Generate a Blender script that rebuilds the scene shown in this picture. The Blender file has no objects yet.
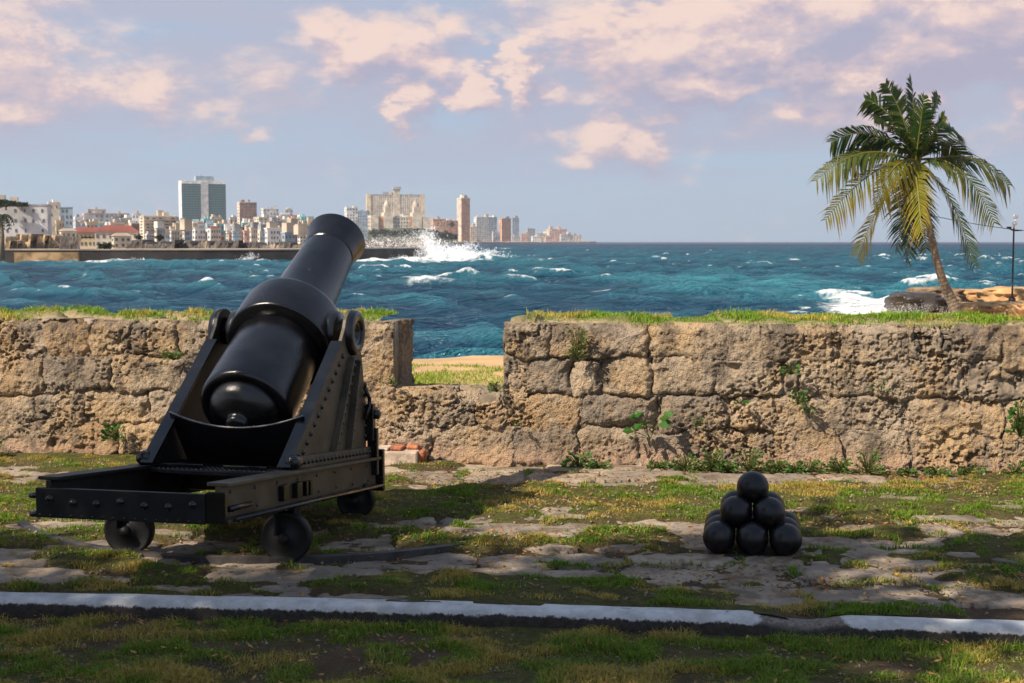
import bpy, math, random
import numpy as np
from mathutils import Vector, Matrix

random.seed(7)
RNG = np.random.default_rng(7)
R = math.radians

# ------------------------------------------------------------------ camera
F, CX, CY, HOR, EYE, SEA = 1400.0, 512.0, 341.5, 242.0, 1.9, -1.7
PITCH = math.atan((CY - HOR) / F)
scene = bpy.context.scene
col = scene.collection
cam_d = bpy.data.cameras.new('camera')
cam = bpy.data.objects.new('camera', cam_d)
col.objects.link(cam)
cam.location = (0, 0, EYE)
cam.rotation_euler = (R(90) - PITCH, 0, 0)
cam_d.sensor_width = 36.0
cam_d.lens = 36.0 * F / 1024.0
cam_d.clip_start = 0.1
cam_d.clip_end = 120000
cam_d.dof.use_dof = True
cam_d.dof.focus_distance = 9.0
cam_d.dof.aperture_fstop = 9.0
scene.camera = cam
scene.render.resolution_x, scene.render.resolution_y = 1024, 683

# ------------------------------------------------------------------ light
SUN_EL, SUN_AZ = R(43), R(56)          # azimuth: the light travels this far right of straight ahead
sun_d = bpy.data.lights.new('sun', 'SUN')
sun_d.energy = 5.0
sun_d.angle = R(0.55)
sun_d.color = (1.0, 0.87, 0.70)
sun = bpy.data.objects.new('sun', sun_d)
col.objects.link(sun)
light_dir = Vector((math.sin(SUN_AZ) * math.cos(SUN_EL), math.cos(SUN_AZ) * math.cos(SUN_EL), -math.sin(SUN_EL)))
sun.rotation_euler = light_dir.to_track_quat('-Z', 'Y').to_euler()
sun.location = (-20, -20, 30)
scene.view_settings.view_transform = 'Standard'
scene.view_settings.look = 'None'
scene.view_settings.gamma = 1.0
scene.view_settings.exposure = 0.60
scene.render.engine = 'CYCLES'
scene.cycles.use_denoising = True
scene.cycles.max_bounces = 6
scene.cycles.volume_bounces = 0
scene.cycles.volume_step_rate = 4


class NT:
    """small helper that writes shader nodes"""
    def __init__(self, tree):
        self.t = tree
        tree.nodes.clear()

    def n(self, typ, ins=None, **props):
        nd = self.t.nodes.new(typ)
        for k, v in props.items():
            setattr(nd, k, v)
        for k, v in (ins or {}).items():
            self.put(nd.inputs[k], v)
        return nd

    def put(self, sock, v):
        if isinstance(v, bpy.types.NodeSocket):
            self.t.links.new(v, sock)
        elif isinstance(v, bpy.types.Node):
            self.t.links.new(v.outputs[0], sock)
        else:
            if isinstance(v, (tuple, list)) and sock.type == 'RGBA' and len(v) == 3:
                v = (*v, 1)
            sock.default_value = v

    def m(self, op, a, b=0.0, c=0.0, clamp=False):
        return self.n('ShaderNodeMath', {0: a, 1: b, 2: c}, operation=op, use_clamp=clamp).outputs[0]

    def ramp(self, f, lo, hi):          # smooth 0..1
        return self.n('ShaderNodeMapRange', {0: f, 1: lo, 2: hi}, interpolation_type='SMOOTHSTEP').outputs[0]

    def mix(self, f, a, b, blend='MIX'):
        nd = self.n('ShaderNodeMix', data_type='RGBA', blend_type=blend)
        self.put(nd.inputs[0], f); self.put(nd.inputs[6], a); self.put(nd.inputs[7], b)
        return nd.outputs[2]

    def noise(self, vec, scale, detail=4, rough=0.55, dist=0.0):
        return self.n('ShaderNodeTexNoise', {'Vector': vec, 'Scale': scale, 'Detail': detail, 'Roughness': rough, 'Distortion': dist}).outputs[0]

    def mapping(self, vec, scale=(1, 1, 1), loc=(0, 0, 0)):
        return self.n('ShaderNodeMapping', {'Vector': vec, 'Scale': scale, 'Location': loc}).outputs[0]


# ------------------------------------------------------------------ sky
world = bpy.data.worlds.new('World')
scene.world = world
world.use_nodes = True
world.cycles.sampling_method = 'MANUAL'
world.cycles.sample_map_resolution = 512
W = NT(world.node_tree)
SKY_STRENGTH = 0.085
sky = W.n('ShaderNodeTexSky', sky_type='NISHITA', sun_disc=False)
sky.sun_elevation = SUN_EL
sky.sun_rotation = SUN_AZ + math.pi
sky.air_density = 1.0
sky.dust_density = 0.6
sky.ozone_density = 1.6
dirv = W.n('ShaderNodeTexCoord').outputs['Generated']
sep = W.n('ShaderNodeSeparateXYZ', {0: dirv})
az = W.m('ARCTAN2', sep.outputs[0], sep.outputs[1])
el = W.m('ARCSINE', sep.outputs[2])


def cloud_field(du, dv):
    """cloud density in the sky direction (azimuth, elevation) shifted by du, dv"""
    u = W.m('ADD', az, du); v = W.m('ADD', el, dv)
    vec = W.n('ShaderNodeCombineXYZ', {0: u, 1: W.m('MULTIPLY', v, 1.9)}).outputs[0]
    n1 = W.noise(vec, 9.0, 8, 0.60, 0.25)
    n2 = W.noise(W.mapping(vec, (1, 2.4, 1), (3.1, 1.7, 0)), 5.0, 6, 0.6, 0.4)
    wv = W.n('ShaderNodeTexNoise', {'Vector': vec, 'Scale': 15.0, 'Detail': 6.0, 'Roughness': .58}).outputs['Color']
    ws = W.n('ShaderNodeSeparateXYZ', {0: wv})
    u = W.m('ADD', u, W.m('MULTIPLY', W.m('SUBTRACT', ws.outputs[0], .5), .13))
    v = W.m('ADD', v, W.m('MULTIPLY', W.m('SUBTRACT', ws.outputs[1], .5), .075))
    return u, v, n1, n2


CLOUDS = [  # photo position, half sizes, weight of single clouds
    (890, 24, 200, 62, 1.6), (735, 8, 80, 36, .9), (640, 50, 105, 44, 1.0), (693, 92, 52, 24, 1.0), (622, 140, 56, 30, .85),
    (418, 97, 22, 24, .95), (468, 90, 24, 24, .9), (522, 78, 18, 28, .85), (28, 66, 95, 50, .72), (395, 50, 75, 28, .85),
    (235, 88, 170, 30, .45), (960, 44, 130, 44, 1.35), (800, 30, 110, 40, 1.3), (985, 92, 45, 24, .7), (270, 132, 22, 12, .5), (820, 118, 190, 34, .5), (120, 128, 150, 22, .2)]


def cloud_mass(u, v):
    uv = W.n('ShaderNodeCombineXYZ', {0: u, 1: v}).outputs[0]
    tot = None
    for (x, y, a, b, w) in CLOUDS:
        sx_, sy_ = F / a / 1.12, F / b / 1.15
        q = W.n('ShaderNodeVectorMath', {0: uv, 1: (sx_, sy_, 0), 2: (-(x - CX) / F * sx_, -(HOR - y) / F * sy_, 0)}, operation='MULTIPLY_ADD').outputs[0]
        r = W.n('ShaderNodeVectorMath', {0: q}, operation='LENGTH').outputs['Value']
        g = W.n('ShaderNodeMapRange', {0: r, 1: 0.0, 2: 1.9, 3: w, 4: 0.0}, interpolation_type='SMOOTHSTEP').outputs[0]
        tot = g if tot is None else W.m('MAXIMUM', tot, g)
    return tot


u0, v0, n1, n2 = cloud_field(0, 0)
u1, v1, n1b, n2b = cloud_field(-0.008, 0.014)
mass0 = cloud_mass(u0, v0)
mass1 = cloud_mass(u1, v1)
# puffy clouds
n4 = W.noise(W.n('ShaderNodeCombineXYZ', {0: az, 1: W.m('MULTIPLY', el, 1.6)}).outputs[0], 34.0, 6, .62)
dens = W.m('ADD', W.m('ADD', W.m('MULTIPLY', mass0, .95), W.m('MULTIPLY', W.m('SUBTRACT', n1, 0.5), 1.6)), W.m('MULTIPLY', W.m('SUBTRACT', n4, .5), .55))
puff = W.ramp(dens, 0.10, 0.66)
n3 = W.noise(W.mapping(W.n('ShaderNodeCombineXYZ', {0: az, 1: W.m('MULTIPLY', el, 2.6)}).outputs[0], (1, 1, 1), (1.3, .4, 0)), 4.2, 7, .58, .3)
bank = W.m('MULTIPLY', W.ramp(n3, .36, .62), W.ramp(el, .035, .11))
n4b = W.noise(W.n('ShaderNodeCombineXYZ', {0: W.m('ADD', az, -.006), 1: W.m('MULTIPLY', W.m('ADD', el, .010), 1.6)}).outputs[0], 34.0, 6, .62)
dens1 = W.m('ADD', W.m('ADD', W.m('MULTIPLY', mass1, .95), W.m('MULTIPLY', W.m('SUBTRACT', n1b, 0.5), 1.6)), W.m('MULTIPLY', W.m('SUBTRACT', n4b, .5), .55))
lit = W.ramp(W.m('ADD', W.m('SUBTRACT', dens, dens1), W.m('MULTIPLY', W.m('SUBTRACT', n1, .5), .5)), -0.40, 0.34)
# thin high veil over the whole sky
veil = W.ramp(n2, 0.26, 0.56)
fade = W.ramp(el, 0.015, 0.10)
veil = W.m('MULTIPLY', veil, W.m('ADD', 0.38, W.m('MULTIPLY', W.ramp(el, .03, .085), 0.57)))
thin = W.m('SUBTRACT', 1.0, W.m('MULTIPLY', W.ramp(el, .22, .8), .7))     # the layers look thinner towards the zenith
veil = W.m('MULTIPLY', veil, thin)
K = 1.0 / SKY_STRENGTH
def kc(c): return tuple(.84 * K * x for x in c)
base = W.mix(W.m('MULTIPLY', thin, 0.85), sky.outputs[0], W.mix(W.ramp(el, 0.0, 0.17), kc((.325, .445, .585)), kc((.25, .415, .59))))
c1 = W.mix(veil, base, kc((.365, .385, .495)))
body = W.mix(lit, kc((.345, .325, .43)), kc((.74, .53, .475)))
body = W.mix(W.m('MULTIPLY', W.ramp(lit, 0.60, 1.0), 0.7), body, kc((.82, .62, .51)))
c1 = W.mix(W.m('MULTIPLY', W.m('MULTIPLY', bank, thin), .55), c1, kc((.385, .385, .475)))
c2 = W.mix(W.m('MULTIPLY', puff, 0.85), c1, body)
bg = W.n('ShaderNodeBackground', {'Color': c2, 'Strength': SKY_STRENGTH})
W.t.links.new(bg.outputs[0], W.n('ShaderNodeOutputWorld').inputs[0])


# ------------------------------------------------------------------ pixels to places
def ray(x, y):
    c, s = math.cos(PITCH), math.sin(PITCH)
    up, fw = CY - y, F
    return Vector((x - CX, fw * c + up * s, up * c - fw * s))


def on_level(x, y, z):
    d = ray(x, y); t = (z - EYE) / d.z
    return Vector((0, 0, EYE)) + d * t


def at_depth(x, y, Y):
    d = ray(x, y); t = Y / d.y
    return Vector((0, 0, EYE)) + d * t


def to_px(p):
    c, s = math.cos(PITCH), math.sin(PITCH)
    x, y, z = p[0], p[1], p[2] - EYE
    fw = y * c - z * s; up = y * s + z * c
    return CX + F * x / fw, CY - F * up / fw


# ------------------------------------------------------------------ numpy noise
def _h(ix, iy, iz, s):
    n = (ix.astype(np.int64) * 374761393 + iy.astype(np.int64) * 668265263 + iz.astype(np.int64) * 2147483647 + s * 1274126177) & 0xffffffff
    n = ((n ^ (n >> 13)) * 1274126177) & 0xffffffff
    n = ((n ^ (n >> 16)) * 2246822519) & 0xffffffff
    return ((n ^ (n >> 15)) & 0xffffff) / float(0xffffff)


def vnoise(x, y, s=0):
    x0, y0 = np.floor(x), np.floor(y)
    fx, fy = x - x0, y - y0
    fx = fx * fx * (3 - 2 * fx); fy = fy * fy * (3 - 2 * fy)
    z = np.zeros_like(x0)
    a = _h(x0, y0, z, s); b = _h(x0 + 1, y0, z, s); c = _h(x0, y0 + 1, z, s); d = _h(x0 + 1, y0 + 1, z, s)
    return (a * (1 - fx) + b * fx) * (1 - fy) + (c * (1 - fx) + d * fx) * fy


def fbm(x, y, octv=4, s=0, rough=0.5):
    x = np.asarray(x, float); y = np.asarray(y, float)
    t = np.zeros_like(x); a = 1.0; n = 0.0
    for i in range(octv):
        t += a * vnoise(x * 2 ** i + 17.3 * i, y * 2 ** i - 9.1 * i, s + i); n += a; a *= rough
    return t / n


def worley(x, y, s=0):
    x0, y0 = np.floor(x), np.floor(y)
    best = np.full(x.shape, 9.0)
    for i in (-1, 0, 1):
        for j in (-1, 0, 1):
            cx, cy = x0 + i, y0 + j
            z = np.zeros_like(cx)
            dx = cx + _h(cx, cy, z, s) - x; dy = cy + _h(cx, cy, z, s + 5) - y
            best = np.minimum(best, dx * dx + dy * dy)
    return np.sqrt(best)


def sstep(a, b, x):
    t = np.clip((x - a) / (b - a), 0, 1)
    return t * t * (3 - 2 * t)


# ------------------------------------------------------------------ mesh helpers
def link(name, mesh, mat=None, parent=None, smooth=False):
    o = bpy.data.objects.new(name, mesh)
    col.objects.link(o)
    if mat is not None and not mesh.materials:
        mesh.materials.append(mat)
    if parent is not None:
        o.parent = parent
    if smooth:
        mesh.polygons.foreach_set('use_smooth', np.ones(len(mesh.polygons), bool))
    return o


def np_mesh(name, verts, faces):
    """verts (n,3) array, faces (m,k) array of equal sized polygons (or a list of such arrays)"""
    if isinstance(faces, np.ndarray):
        faces = [faces]
    me = bpy.data.meshes.new(name)
    verts = np.asarray(verts, np.float32)
    me.vertices.add(len(verts)); me.vertices.foreach_set('co', verts.ravel())
    tot = np.concatenate([np.full(len(f), f.shape[1], np.int32) for f in faces])
    me.loops.add(int(tot.sum())); me.polygons.add(len(tot))
    me.loops.foreach_set('vertex_index', np.concatenate([f.ravel() for f in faces]).astype(np.int32))
    me.polygons.foreach_set('loop_start', (np.cumsum(tot) - tot).astype(np.int32))
    me.update(calc_edges=True)
    return me


def set_attr(me, name, values, kind='FLOAT'):
    at = me.attributes.new(name, kind, 'POINT')
    if kind == 'FLOAT':
        at.data.foreach_set('value', np.asarray(values, np.float32).ravel())
    else:
        at.data.foreach_set('color', np.asarray(values, np.float32).ravel())


class MB:
    def __init__(self):
        self.v, self.f, self.sm = [], [], []

    def add(self, vs, fs, smooth=False):
        o = len(self.v)
        self.v += [tuple(p) for p in vs]
        self.f += [tuple(i + o for i in f) for f in fs]
        self.sm += [smooth] * len(fs)
        return self

    def box(self, a, b):
        (x0, y0, z0), (x1, y1, z1) = a, b
        vs = [(x0, y0, z0), (x1, y0, z0), (x1, y1, z0), (x0, y1, z0), (x0, y0, z1), (x1, y0, z1), (x1, y1, z1), (x0, y1, z1)]
        return self.hexa(vs)

    def hexa(self, vs):
        return self.add(vs, [(3, 2, 1, 0), (4, 5, 6, 7), (0, 1, 5, 4), (1, 2, 6, 5), (2, 3, 7, 6), (3, 0, 4, 7)])

    def prism(self, pts, axis, lo, hi):
        """polygon pts (2D) extruded along axis 0/1/2 between lo and hi"""
        n = len(pts)
        def mk(p, h):
            return {0: (h, p[0], p[1]), 1: (p[0], h, p[1]), 2: (p[0], p[1], h)}[axis]
        vs = [mk(p, lo) for p in pts] + [mk(p, hi) for p in pts]
        fs = [tuple(range(n))[::-1], tuple(range(n, 2 * n))] + [(i, (i + 1) % n, n + (i + 1) % n, n + i) for i in range(n)]
        return self.add(vs, fs)

    def tube(self, pts, rad, seg=8, cap=True):
        pts = [Vector(p) for p in pts]
        if not hasattr(rad, '__len__'):
            rad = [rad] * len(pts)
        vs, fs = [], []
        prev = None
        for i, p in enumerate(pts):
            t = (pts[min(i + 1, len(pts) - 1)] - pts[max(i - 1, 0)]).normalized()
            if prev is None:
                a = t.orthogonal().normalized()
            else:
                a = (prev - t * prev.dot(t)).normalized()
            prev = a
            b = t.cross(a)
            for k in range(seg):
                w = 2 * math.pi * k / seg
                vs.append(p + (a * math.cos(w) + b * math.sin(w)) * rad[i])
        for i in range(len(pts) - 1):
            for k in range(seg):
                k2 = (k + 1) % seg
                fs.append((i * seg + k, i * seg + k2, (i + 1) * seg + k2, (i + 1) * seg + k))
        o = len(self.f)
        self.add(vs, fs, True)
        if cap:
            n = len(vs); base_i = len(self.v) - n
            self.f += [tuple(base_i + k for k in range(seg))[::-1], tuple(base_i + n - seg + k for k in range(seg))]
            self.sm += [False, False]
        return self

    def lathe(self, prof, org, axis, seg=48):
        """prof: list of (s, r) along axis from org"""
        axis = Vector(axis).normalized(); a = axis.orthogonal().normalized(); b = axis.cross(a); org = Vector(org)
        vs, fs = [], []
        for (s, r) in prof:
            for k in range(seg):
                w = 2 * math.pi * k / seg
                vs.append(org + axis * s + (a * math.cos(w) + b * math.sin(w)) * max(r, 1e-4))
        for i in range(len(prof) - 1):
            for k in range(seg):
                k2 = (k + 1) % seg
                fs.append((i * seg + k, i * seg + k2, (i + 1) * seg + k2, (i + 1) * seg + k))
        return self.add(vs, fs, True)

    def rivet(self, p, n, r=0.012):
        n = Vector(n).normalized(); a = n.orthogonal().normalized(); b = n.cross(a); p = Vector(p)
        vs = [p + (a * math.cos(k * math.pi / 4) + b * math.sin(k * math.pi / 4)) * r for k in range(8)]
        vs += [p + n * r * .55 + (a * math.cos(k * math.pi / 4) + b * math.sin(k * math.pi / 4)) * r * .72 for k in range(8)]
        vs += [p + n * r * .85]
        fs = [(k, (k + 1) % 8, 8 + (k + 1) % 8, 8 + k) for k in range(8)] + [(8 + k, 8 + (k + 1) % 8, 16) for k in range(8)]
        return self.add(vs, fs, True)

    def build(self, name, mat, parent=None, bevel=0.0):
        me = bpy.data.meshes.new(name)
        me.from_pydata(self.v, [], self.f)
        me.polygons.foreach_set('use_smooth', np.array(self.sm, bool))
        me.update()
        o = link(name, me, mat, parent)
        if bevel:
            b = o.modifiers.new('bevel', 'BEVEL'); b.width = bevel; b.segments = 2; b.limit_method = 'ANGLE'; b.angle_limit = R(40)
        return o


def tag(o, label=None, cat=None, group=None, kind=None):
    if label: o['label'] = label
    if cat: o['category'] = cat
    if group: o['group'] = group
    if kind: o['kind'] = kind
    return o


def empty(name, loc=(0, 0, 0), rz=0.0):
    o = bpy.data.objects.new(name, None)
    o.empty_display_size = 0.1
    col.objects.link(o)
    o.location = loc
    o.rotation_euler = (0, 0, rz)
    return o


def stuff(o):
    o['kind'] = 'stuff'
    return o


# ------------------------------------------------------------------ materials
MATS = {}


def material(name):
    m = bpy.data.materials.new(name)
    m.use_nodes = True
    MATS[name] = m
    return m, NT(m.node_tree)


def finish(t, **ins):
    disp = ins.pop('disp', None)
    p = t.n('ShaderNodeBsdfPrincipled', ins)
    t.t.links.new(p.outputs[0], t.n('ShaderNodeOutputMaterial').inputs[0])
    return p


def bump(t, h, strength, dist):
    return t.n('ShaderNodeBump', {'Height': h, 'Strength': strength, 'Distance': dist}).outputs[0]


def simple(name, c, rough=0.8, var=0.25, scale=3.0, metallic=0.0, bs=0.0, bscale=40.0):
    m, t = material(name)
    co = t.n('ShaderNodeTexCoord').outputs['Object']
    n = t.noise(co, scale, 5)
    dark = tuple(x * (1 - var) for x in c); lite = tuple(min(1, x * (1 + var)) for x in c)
    ins = {'Base Color': t.mix(t.ramp(n, .3, .7), dark, lite), 'Roughness': rough, 'Metallic': metallic}
    if bs:
        ins['Normal'] = bump(t, t.noise(co, bscale, 5), bs, 0.01)
    finish(t, **ins)
    return m


def make_stone():
    m, t = material('limestone')
    co = t.n('ShaderNodeTexCoord').outputs['Object']
    rnd = t.n('ShaderNodeObjectInfo').outputs['Random']
    big = t.noise(co, 1.3, 5, .6, .3)
    mid = t.noise(co, 5.0, 6, .65)
    fine = t.noise(co, 26.0, 6, .7)
    c = t.mix(t.ramp(big, .40, .62), (.52, .41, .295), (.60, .42, .24))
    c = t.mix(t.m('MULTIPLY', t.ramp(t.noise(t.mapping(co, loc=(9, 2, 4)), 2.2, 6, .65), .52, .70), .65), c, (.26, .23, .20))
    c = t.mix(t.m('MULTIPLY', t.ramp(t.noise(t.mapping(co, loc=(2, 7, 1)), 3.0, 7, .7), .50, .66), .75), c, (.58, .46, .34))
    c = t.mix(t.m('MULTIPLY', t.ramp(t.m('ADD', rnd, t.m('MULTIPLY', mid, .9)), 1.15, 1.5), .7), c, (.47, .30, .15))
    c = t.mix(t.m('MULTIPLY', t.ramp(t.m('SUBTRACT', t.m('MULTIPLY', mid, .9), rnd), .12, .42), .6), c, (.22, .19, .165))
    # pale pink render left low on the wall
    z = t.n('ShaderNodeSeparateXYZ', {0: co}).outputs[2]
    low = t.m('MULTIPLY', t.ramp(t.m('ADD', z, t.m('MULTIPLY', big, .35)), .42, .22), .7)
    c = t.mix(low, c, (.50, .315, .205))
    st = t.noise(t.mapping(co, (1, 1, .6), (5, 3, 2)), 3.0, 8, .76)
    z0_ = t.n('ShaderNodeSeparateXYZ', {0: co}).outputs[2]
    c = t.mix(t.m('MULTIPLY', t.ramp(t.m('ADD', st, t.m('MULTIPLY', t.ramp(z0_, .5, 1.2), .07)), .51, .63), .72), c, (.14, .115, .095))
    c = t.mix(t.m('MULTIPLY', t.ramp(t.noise(t.mapping(co, loc=(1, 8, 6)), 4.5, 6, .7), .56, .68), .7), c, (.56, .35, .17))
    # black lichen specks
    c = t.mix(t.m('MULTIPLY', t.ramp(fine, .54, .68), .6), c, (.10, .08, .065))
    c = t.mix(t.m('MULTIPLY', t.ramp(t.noise(co, 60, 4, .6), .58, .75), .35), c, (.62, .50, .38))
    vor = t.n('ShaderNodeTexVoronoi', {'Vector': co, 'Scale': 55.0}).outputs['Distance']
    h = t.m('ADD', t.m('MULTIPLY', fine, 1.9), t.m('ADD', t.m('MULTIPLY', t.ramp(vor, 0, .45), .5), t.m('MULTIPLY', t.noise(co, 120, 4, .7), .5)))
    finish(t, **{'Base Color': c, 'Roughness': .95, 'Specular IOR Level': .2, 'Normal': bump(t, h, 1.0, .03)})
    return m


def make_paint():
    m, t = material('black_paint')
    co = t.n('ShaderNodeTexCoord').outputs['Object']
    w = t.noise(co, 7.0, 8, .65)
    f = t.noise(co, 45.0, 6, .7)
    c = t.mix(t.ramp(w, .35, .7), (.003, .0034, .0048), (.0075, .0075, .009))
    c = t.mix(t.m('MULTIPLY', t.ramp(f, .66, .74), .5), c, (.12, .085, .06))
    rough = t.m('ADD', .10, t.m('MULTIPLY', t.ramp(t.noise(co, 3.0, 7, .65), .3, .7), .20))
    c = t.mix(t.m('MULTIPLY', t.ramp(t.noise(t.mapping(co, (1, 1, .25)), 9.0, 6, .7), .62, .74), .35), c, (.060, .050, .042))
    finish(t, **{'Base Color': c, 'Roughness': rough, 'Specular IOR Level': .55, 'Normal': bump(t, t.m('ADD', t.m('MULTIPLY', f, 1.5), t.m('ADD', t.m('MULTIPLY', w, 2.0), t.noise(co, 140, 3, .6))), .17, .005)})
    return m


def make_plate():
    m, t = material('brown_plate')
    co = t.n('ShaderNodeTexCoord').outputs['Object']
    w = t.noise(co, 4.0, 8, .65)
    f = t.noise(co, 38.0, 6, .7)
    c = t.mix(t.ramp(w, .3, .7), (.030, .023, .015), (.105, .078, .046))  # mottled brown base for the right-hand plates
    c = t.mix(t.m('MULTIPLY', t.ramp(f, .58, .75), .5), c, (.022, .02, .019))
    finish(t, **{'Base Color': c, 'Roughness': t.m('ADD', .42, t.m('MULTIPLY', w, .25)), 'Specular IOR Level': .55, 'Normal': bump(t, f, .25, .006)})
    return m


def make_iron_ball():
    m, t = material('black_iron_ball')
    co = t.n('ShaderNodeTexCoord').outputs['Object']
    f = t.noise(co, 30.0, 6, .7)
    c = t.mix(t.ramp(f, .4, .7), (.004, .0045, .0065), (.011, .010, .010))
    rn = t.n('ShaderNodeObjectInfo').outputs['Random']
    c = t.mix(t.m('MULTIPLY', t.ramp(t.m('ADD', t.noise(co, 14, 6, .7), t.m('MULTIPLY', rn, .08)), .62, .72), .55), c, (.055, .028, .015))
    finish(t, **{'Base Color': c, 'Roughness': t.m('ADD', .20, t.m('MULTIPLY', f, .25)), 'Specular IOR Level': .4, 'Normal': bump(t, f, .18, .006)})
    return m


def attr_mat(name, rough=.7, trans=.0, attr='col', spec=.3):
    m, t = material(name)
    c = t.n('ShaderNodeAttribute', attribute_name=attr).outputs['Color']
    p = t.n('ShaderNodeBsdfPrincipled', {'Base Color': c, 'Roughness': rough, 'Specular IOR Level': spec})
    out = t.n('ShaderNodeOutputMaterial')
    if trans:
        tr = t.n('ShaderNodeBsdfTranslucent', {'Color': c})
        mx = t.n('ShaderNodeMixShader', {0: trans, 1: p.outputs[0], 2: tr.outputs[0]})
        t.t.links.new(mx.outputs[0], out.inputs[0])
    else:
        t.t.links.new(p.outputs[0], out.inputs[0])
    return m


def make_water():
    m, t = material('sea_water')
    geo = t.n('ShaderNodeNewGeometry').outputs['Position']
    foam = t.n('ShaderNodeAttribute', attribute_name='foam').outputs['Fac']
    shal_crest = t.n('ShaderNodeAttribute', attribute_name='shallow_crest').outputs['Fac']
    dist = t.n('ShaderNodeSeparateXYZ', {0: geo}).outputs[1]
    far = t.ramp(dist, 90, 900)
    patch = t.noise(t.mapping(geo, (.012, .02, 1)), 1.0, 4)
    deep = t.mix(far, (.003, .044, .088), (.003, .024, .076))
    deep = t.mix(t.m('MULTIPLY', t.ramp(patch, .35, .65), .6), deep, (.002, .026, .058))
    c = t.mix(shal_crest, deep, (.034, .185, .235))
    fn = t.m('ADD', t.m('MULTIPLY', t.noise(t.mapping(geo, (1, .30, 1)), .8, 7, .72), .6), t.m('MULTIPLY', t.noise(t.mapping(geo, (1, .5, 1)), .22, 5, .6), .4))
    fm = t.ramp(t.m('ADD', foam, t.m('MULTIPLY', t.m('SUBTRACT', fn, .5), 3.0)), .45, 1.05)
    fm = t.m('MULTIPLY', fm, t.ramp(foam, .06, .30))
    c = t.mix(fm, c, (.80, .83, .84))
    rip = t.m('ADD', t.m('MULTIPLY', t.noise(t.mapping(geo, (.40, 1.0, 1)), .42, 5, .62), 3.0),
              t.m('MULTIPLY', t.noise(t.mapping(geo, (1.0, 2.2, 1)), 1.4, 4, .6), .6))
    nrm = bump(t, rip, 1.0, .9)
    dif = t.n('ShaderNodeBsdfDiffuse', {'Color': c, 'Normal': nrm})
    glo = t.n('ShaderNodeBsdfGlossy', {'Color': (.9, .95, 1, 1), 'Roughness': .14, 'Normal': nrm})
    fr = t.n('ShaderNodeFresnel', {'IOR': 1.33, 'Normal': nrm}).outputs[0]
    fac = t.m('MULTIPLY', t.m('MINIMUM', fr, .30), t.m('SUBTRACT', 1.0, fm))
    mx = t.n('ShaderNodeMixShader', {0: fac, 1: dif.outputs[0], 2: glo.outputs[0]})
    t.t.links.new(mx.outputs[0], t.n('ShaderNodeOutputMaterial').inputs[0])
    return m


def make_soil():
    m, t = material('soil')
    co = t.n('ShaderNodeTexCoord').outputs['Object']
    a = t.noise(co, 2.0, 6, .65); b = t.noise(co, 22, 6, .7)
    gr = t.n('ShaderNodeAttribute', attribute_name='grass').outputs['Fac']
    c = t.mix(t.ramp(a, .35, .65), (.115, .078, .05), (.20, .135, .082))
    c = t.mix(t.m('MULTIPLY', t.ramp(b, .5, .7), .6), c, (.27, .19, .11))
    c = t.mix(t.m('MULTIPLY', gr, .75), c, t.mix(t.ramp(b, .35, .65), (.075, .105, .016), (.19, .18, .045)))
    finish(t, **{'Base Color': c, 'Roughness': .95, 'Specular IOR Level': .15, 'Normal': bump(t, t.m('ADD', b, t.noise(co, 70, 5, .7)), 1.0, .06)})
    return m


def make_flag():
    m, t = material('worn_paving')
    co = t.n('ShaderNodeTexCoord').outputs['Object']
    rnd = t.n('ShaderNodeObjectInfo').outputs['Random']
    a = t.noise(co, 2.5, 6, .65); b = t.noise(co, 24, 6, .7)
    c = t.mix(t.ramp(a, .35, .65), (.25, .20, .15), (.42, .335, .25))
    c = t.mix(t.m('MULTIPLY', t.ramp(rnd, .2, .9), .6), c, (.20, .175, .15))
    c = t.mix(t.m('MULTIPLY', t.ramp(b, .55, .72), .6), c, (.13, .11, .09))
    c = t.mix(t.m('MULTIPLY', t.ramp(t.noise(co, 3.6, 7, .7), .48, .62), .75), c, (.13, .095, .06))
    finish(t, **{'Base Color': c, 'Roughness': .9, 'Specular IOR Level': .25, 'Normal': bump(t, t.m('ADD', b, t.noise(co, 80, 4, .7)), .6, .02)})
    return m


def make_kerb():
    m, t = material('white_painted_kerb')
    co = t.n('ShaderNodeTexCoord').outputs['Object']
    ks = t.n('ShaderNodeAttribute', attribute_name='paint').outputs['Fac']
    a = t.noise(co, 7, 6, .7); b = t.noise(co, 40, 6, .7)
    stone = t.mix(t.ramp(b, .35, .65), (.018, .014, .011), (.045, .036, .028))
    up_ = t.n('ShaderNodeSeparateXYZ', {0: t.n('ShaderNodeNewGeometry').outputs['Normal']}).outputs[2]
    stone = t.mix(t.ramp(up_, .5, .9), stone, t.mix(t.ramp(b, .35, .65), (.10, .08, .065), (.24, .205, .17)))  # upright face kept darker than the top: dirt, and shade put into the colour
    paint = t.mix(t.ramp(a, .35, .70), (.60, .61, .61), (.38, .375, .36))
    worn = t.ramp(t.m('ADD', ks, t.m('MULTIPLY', t.m('SUBTRACT', t.m('ADD', t.m('MULTIPLY', a, .6), t.m('MULTIPLY', b, .4)), .5), 1.9)), .40, .62)
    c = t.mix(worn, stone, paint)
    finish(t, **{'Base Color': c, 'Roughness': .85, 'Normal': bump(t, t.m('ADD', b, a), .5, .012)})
    return m


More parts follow.
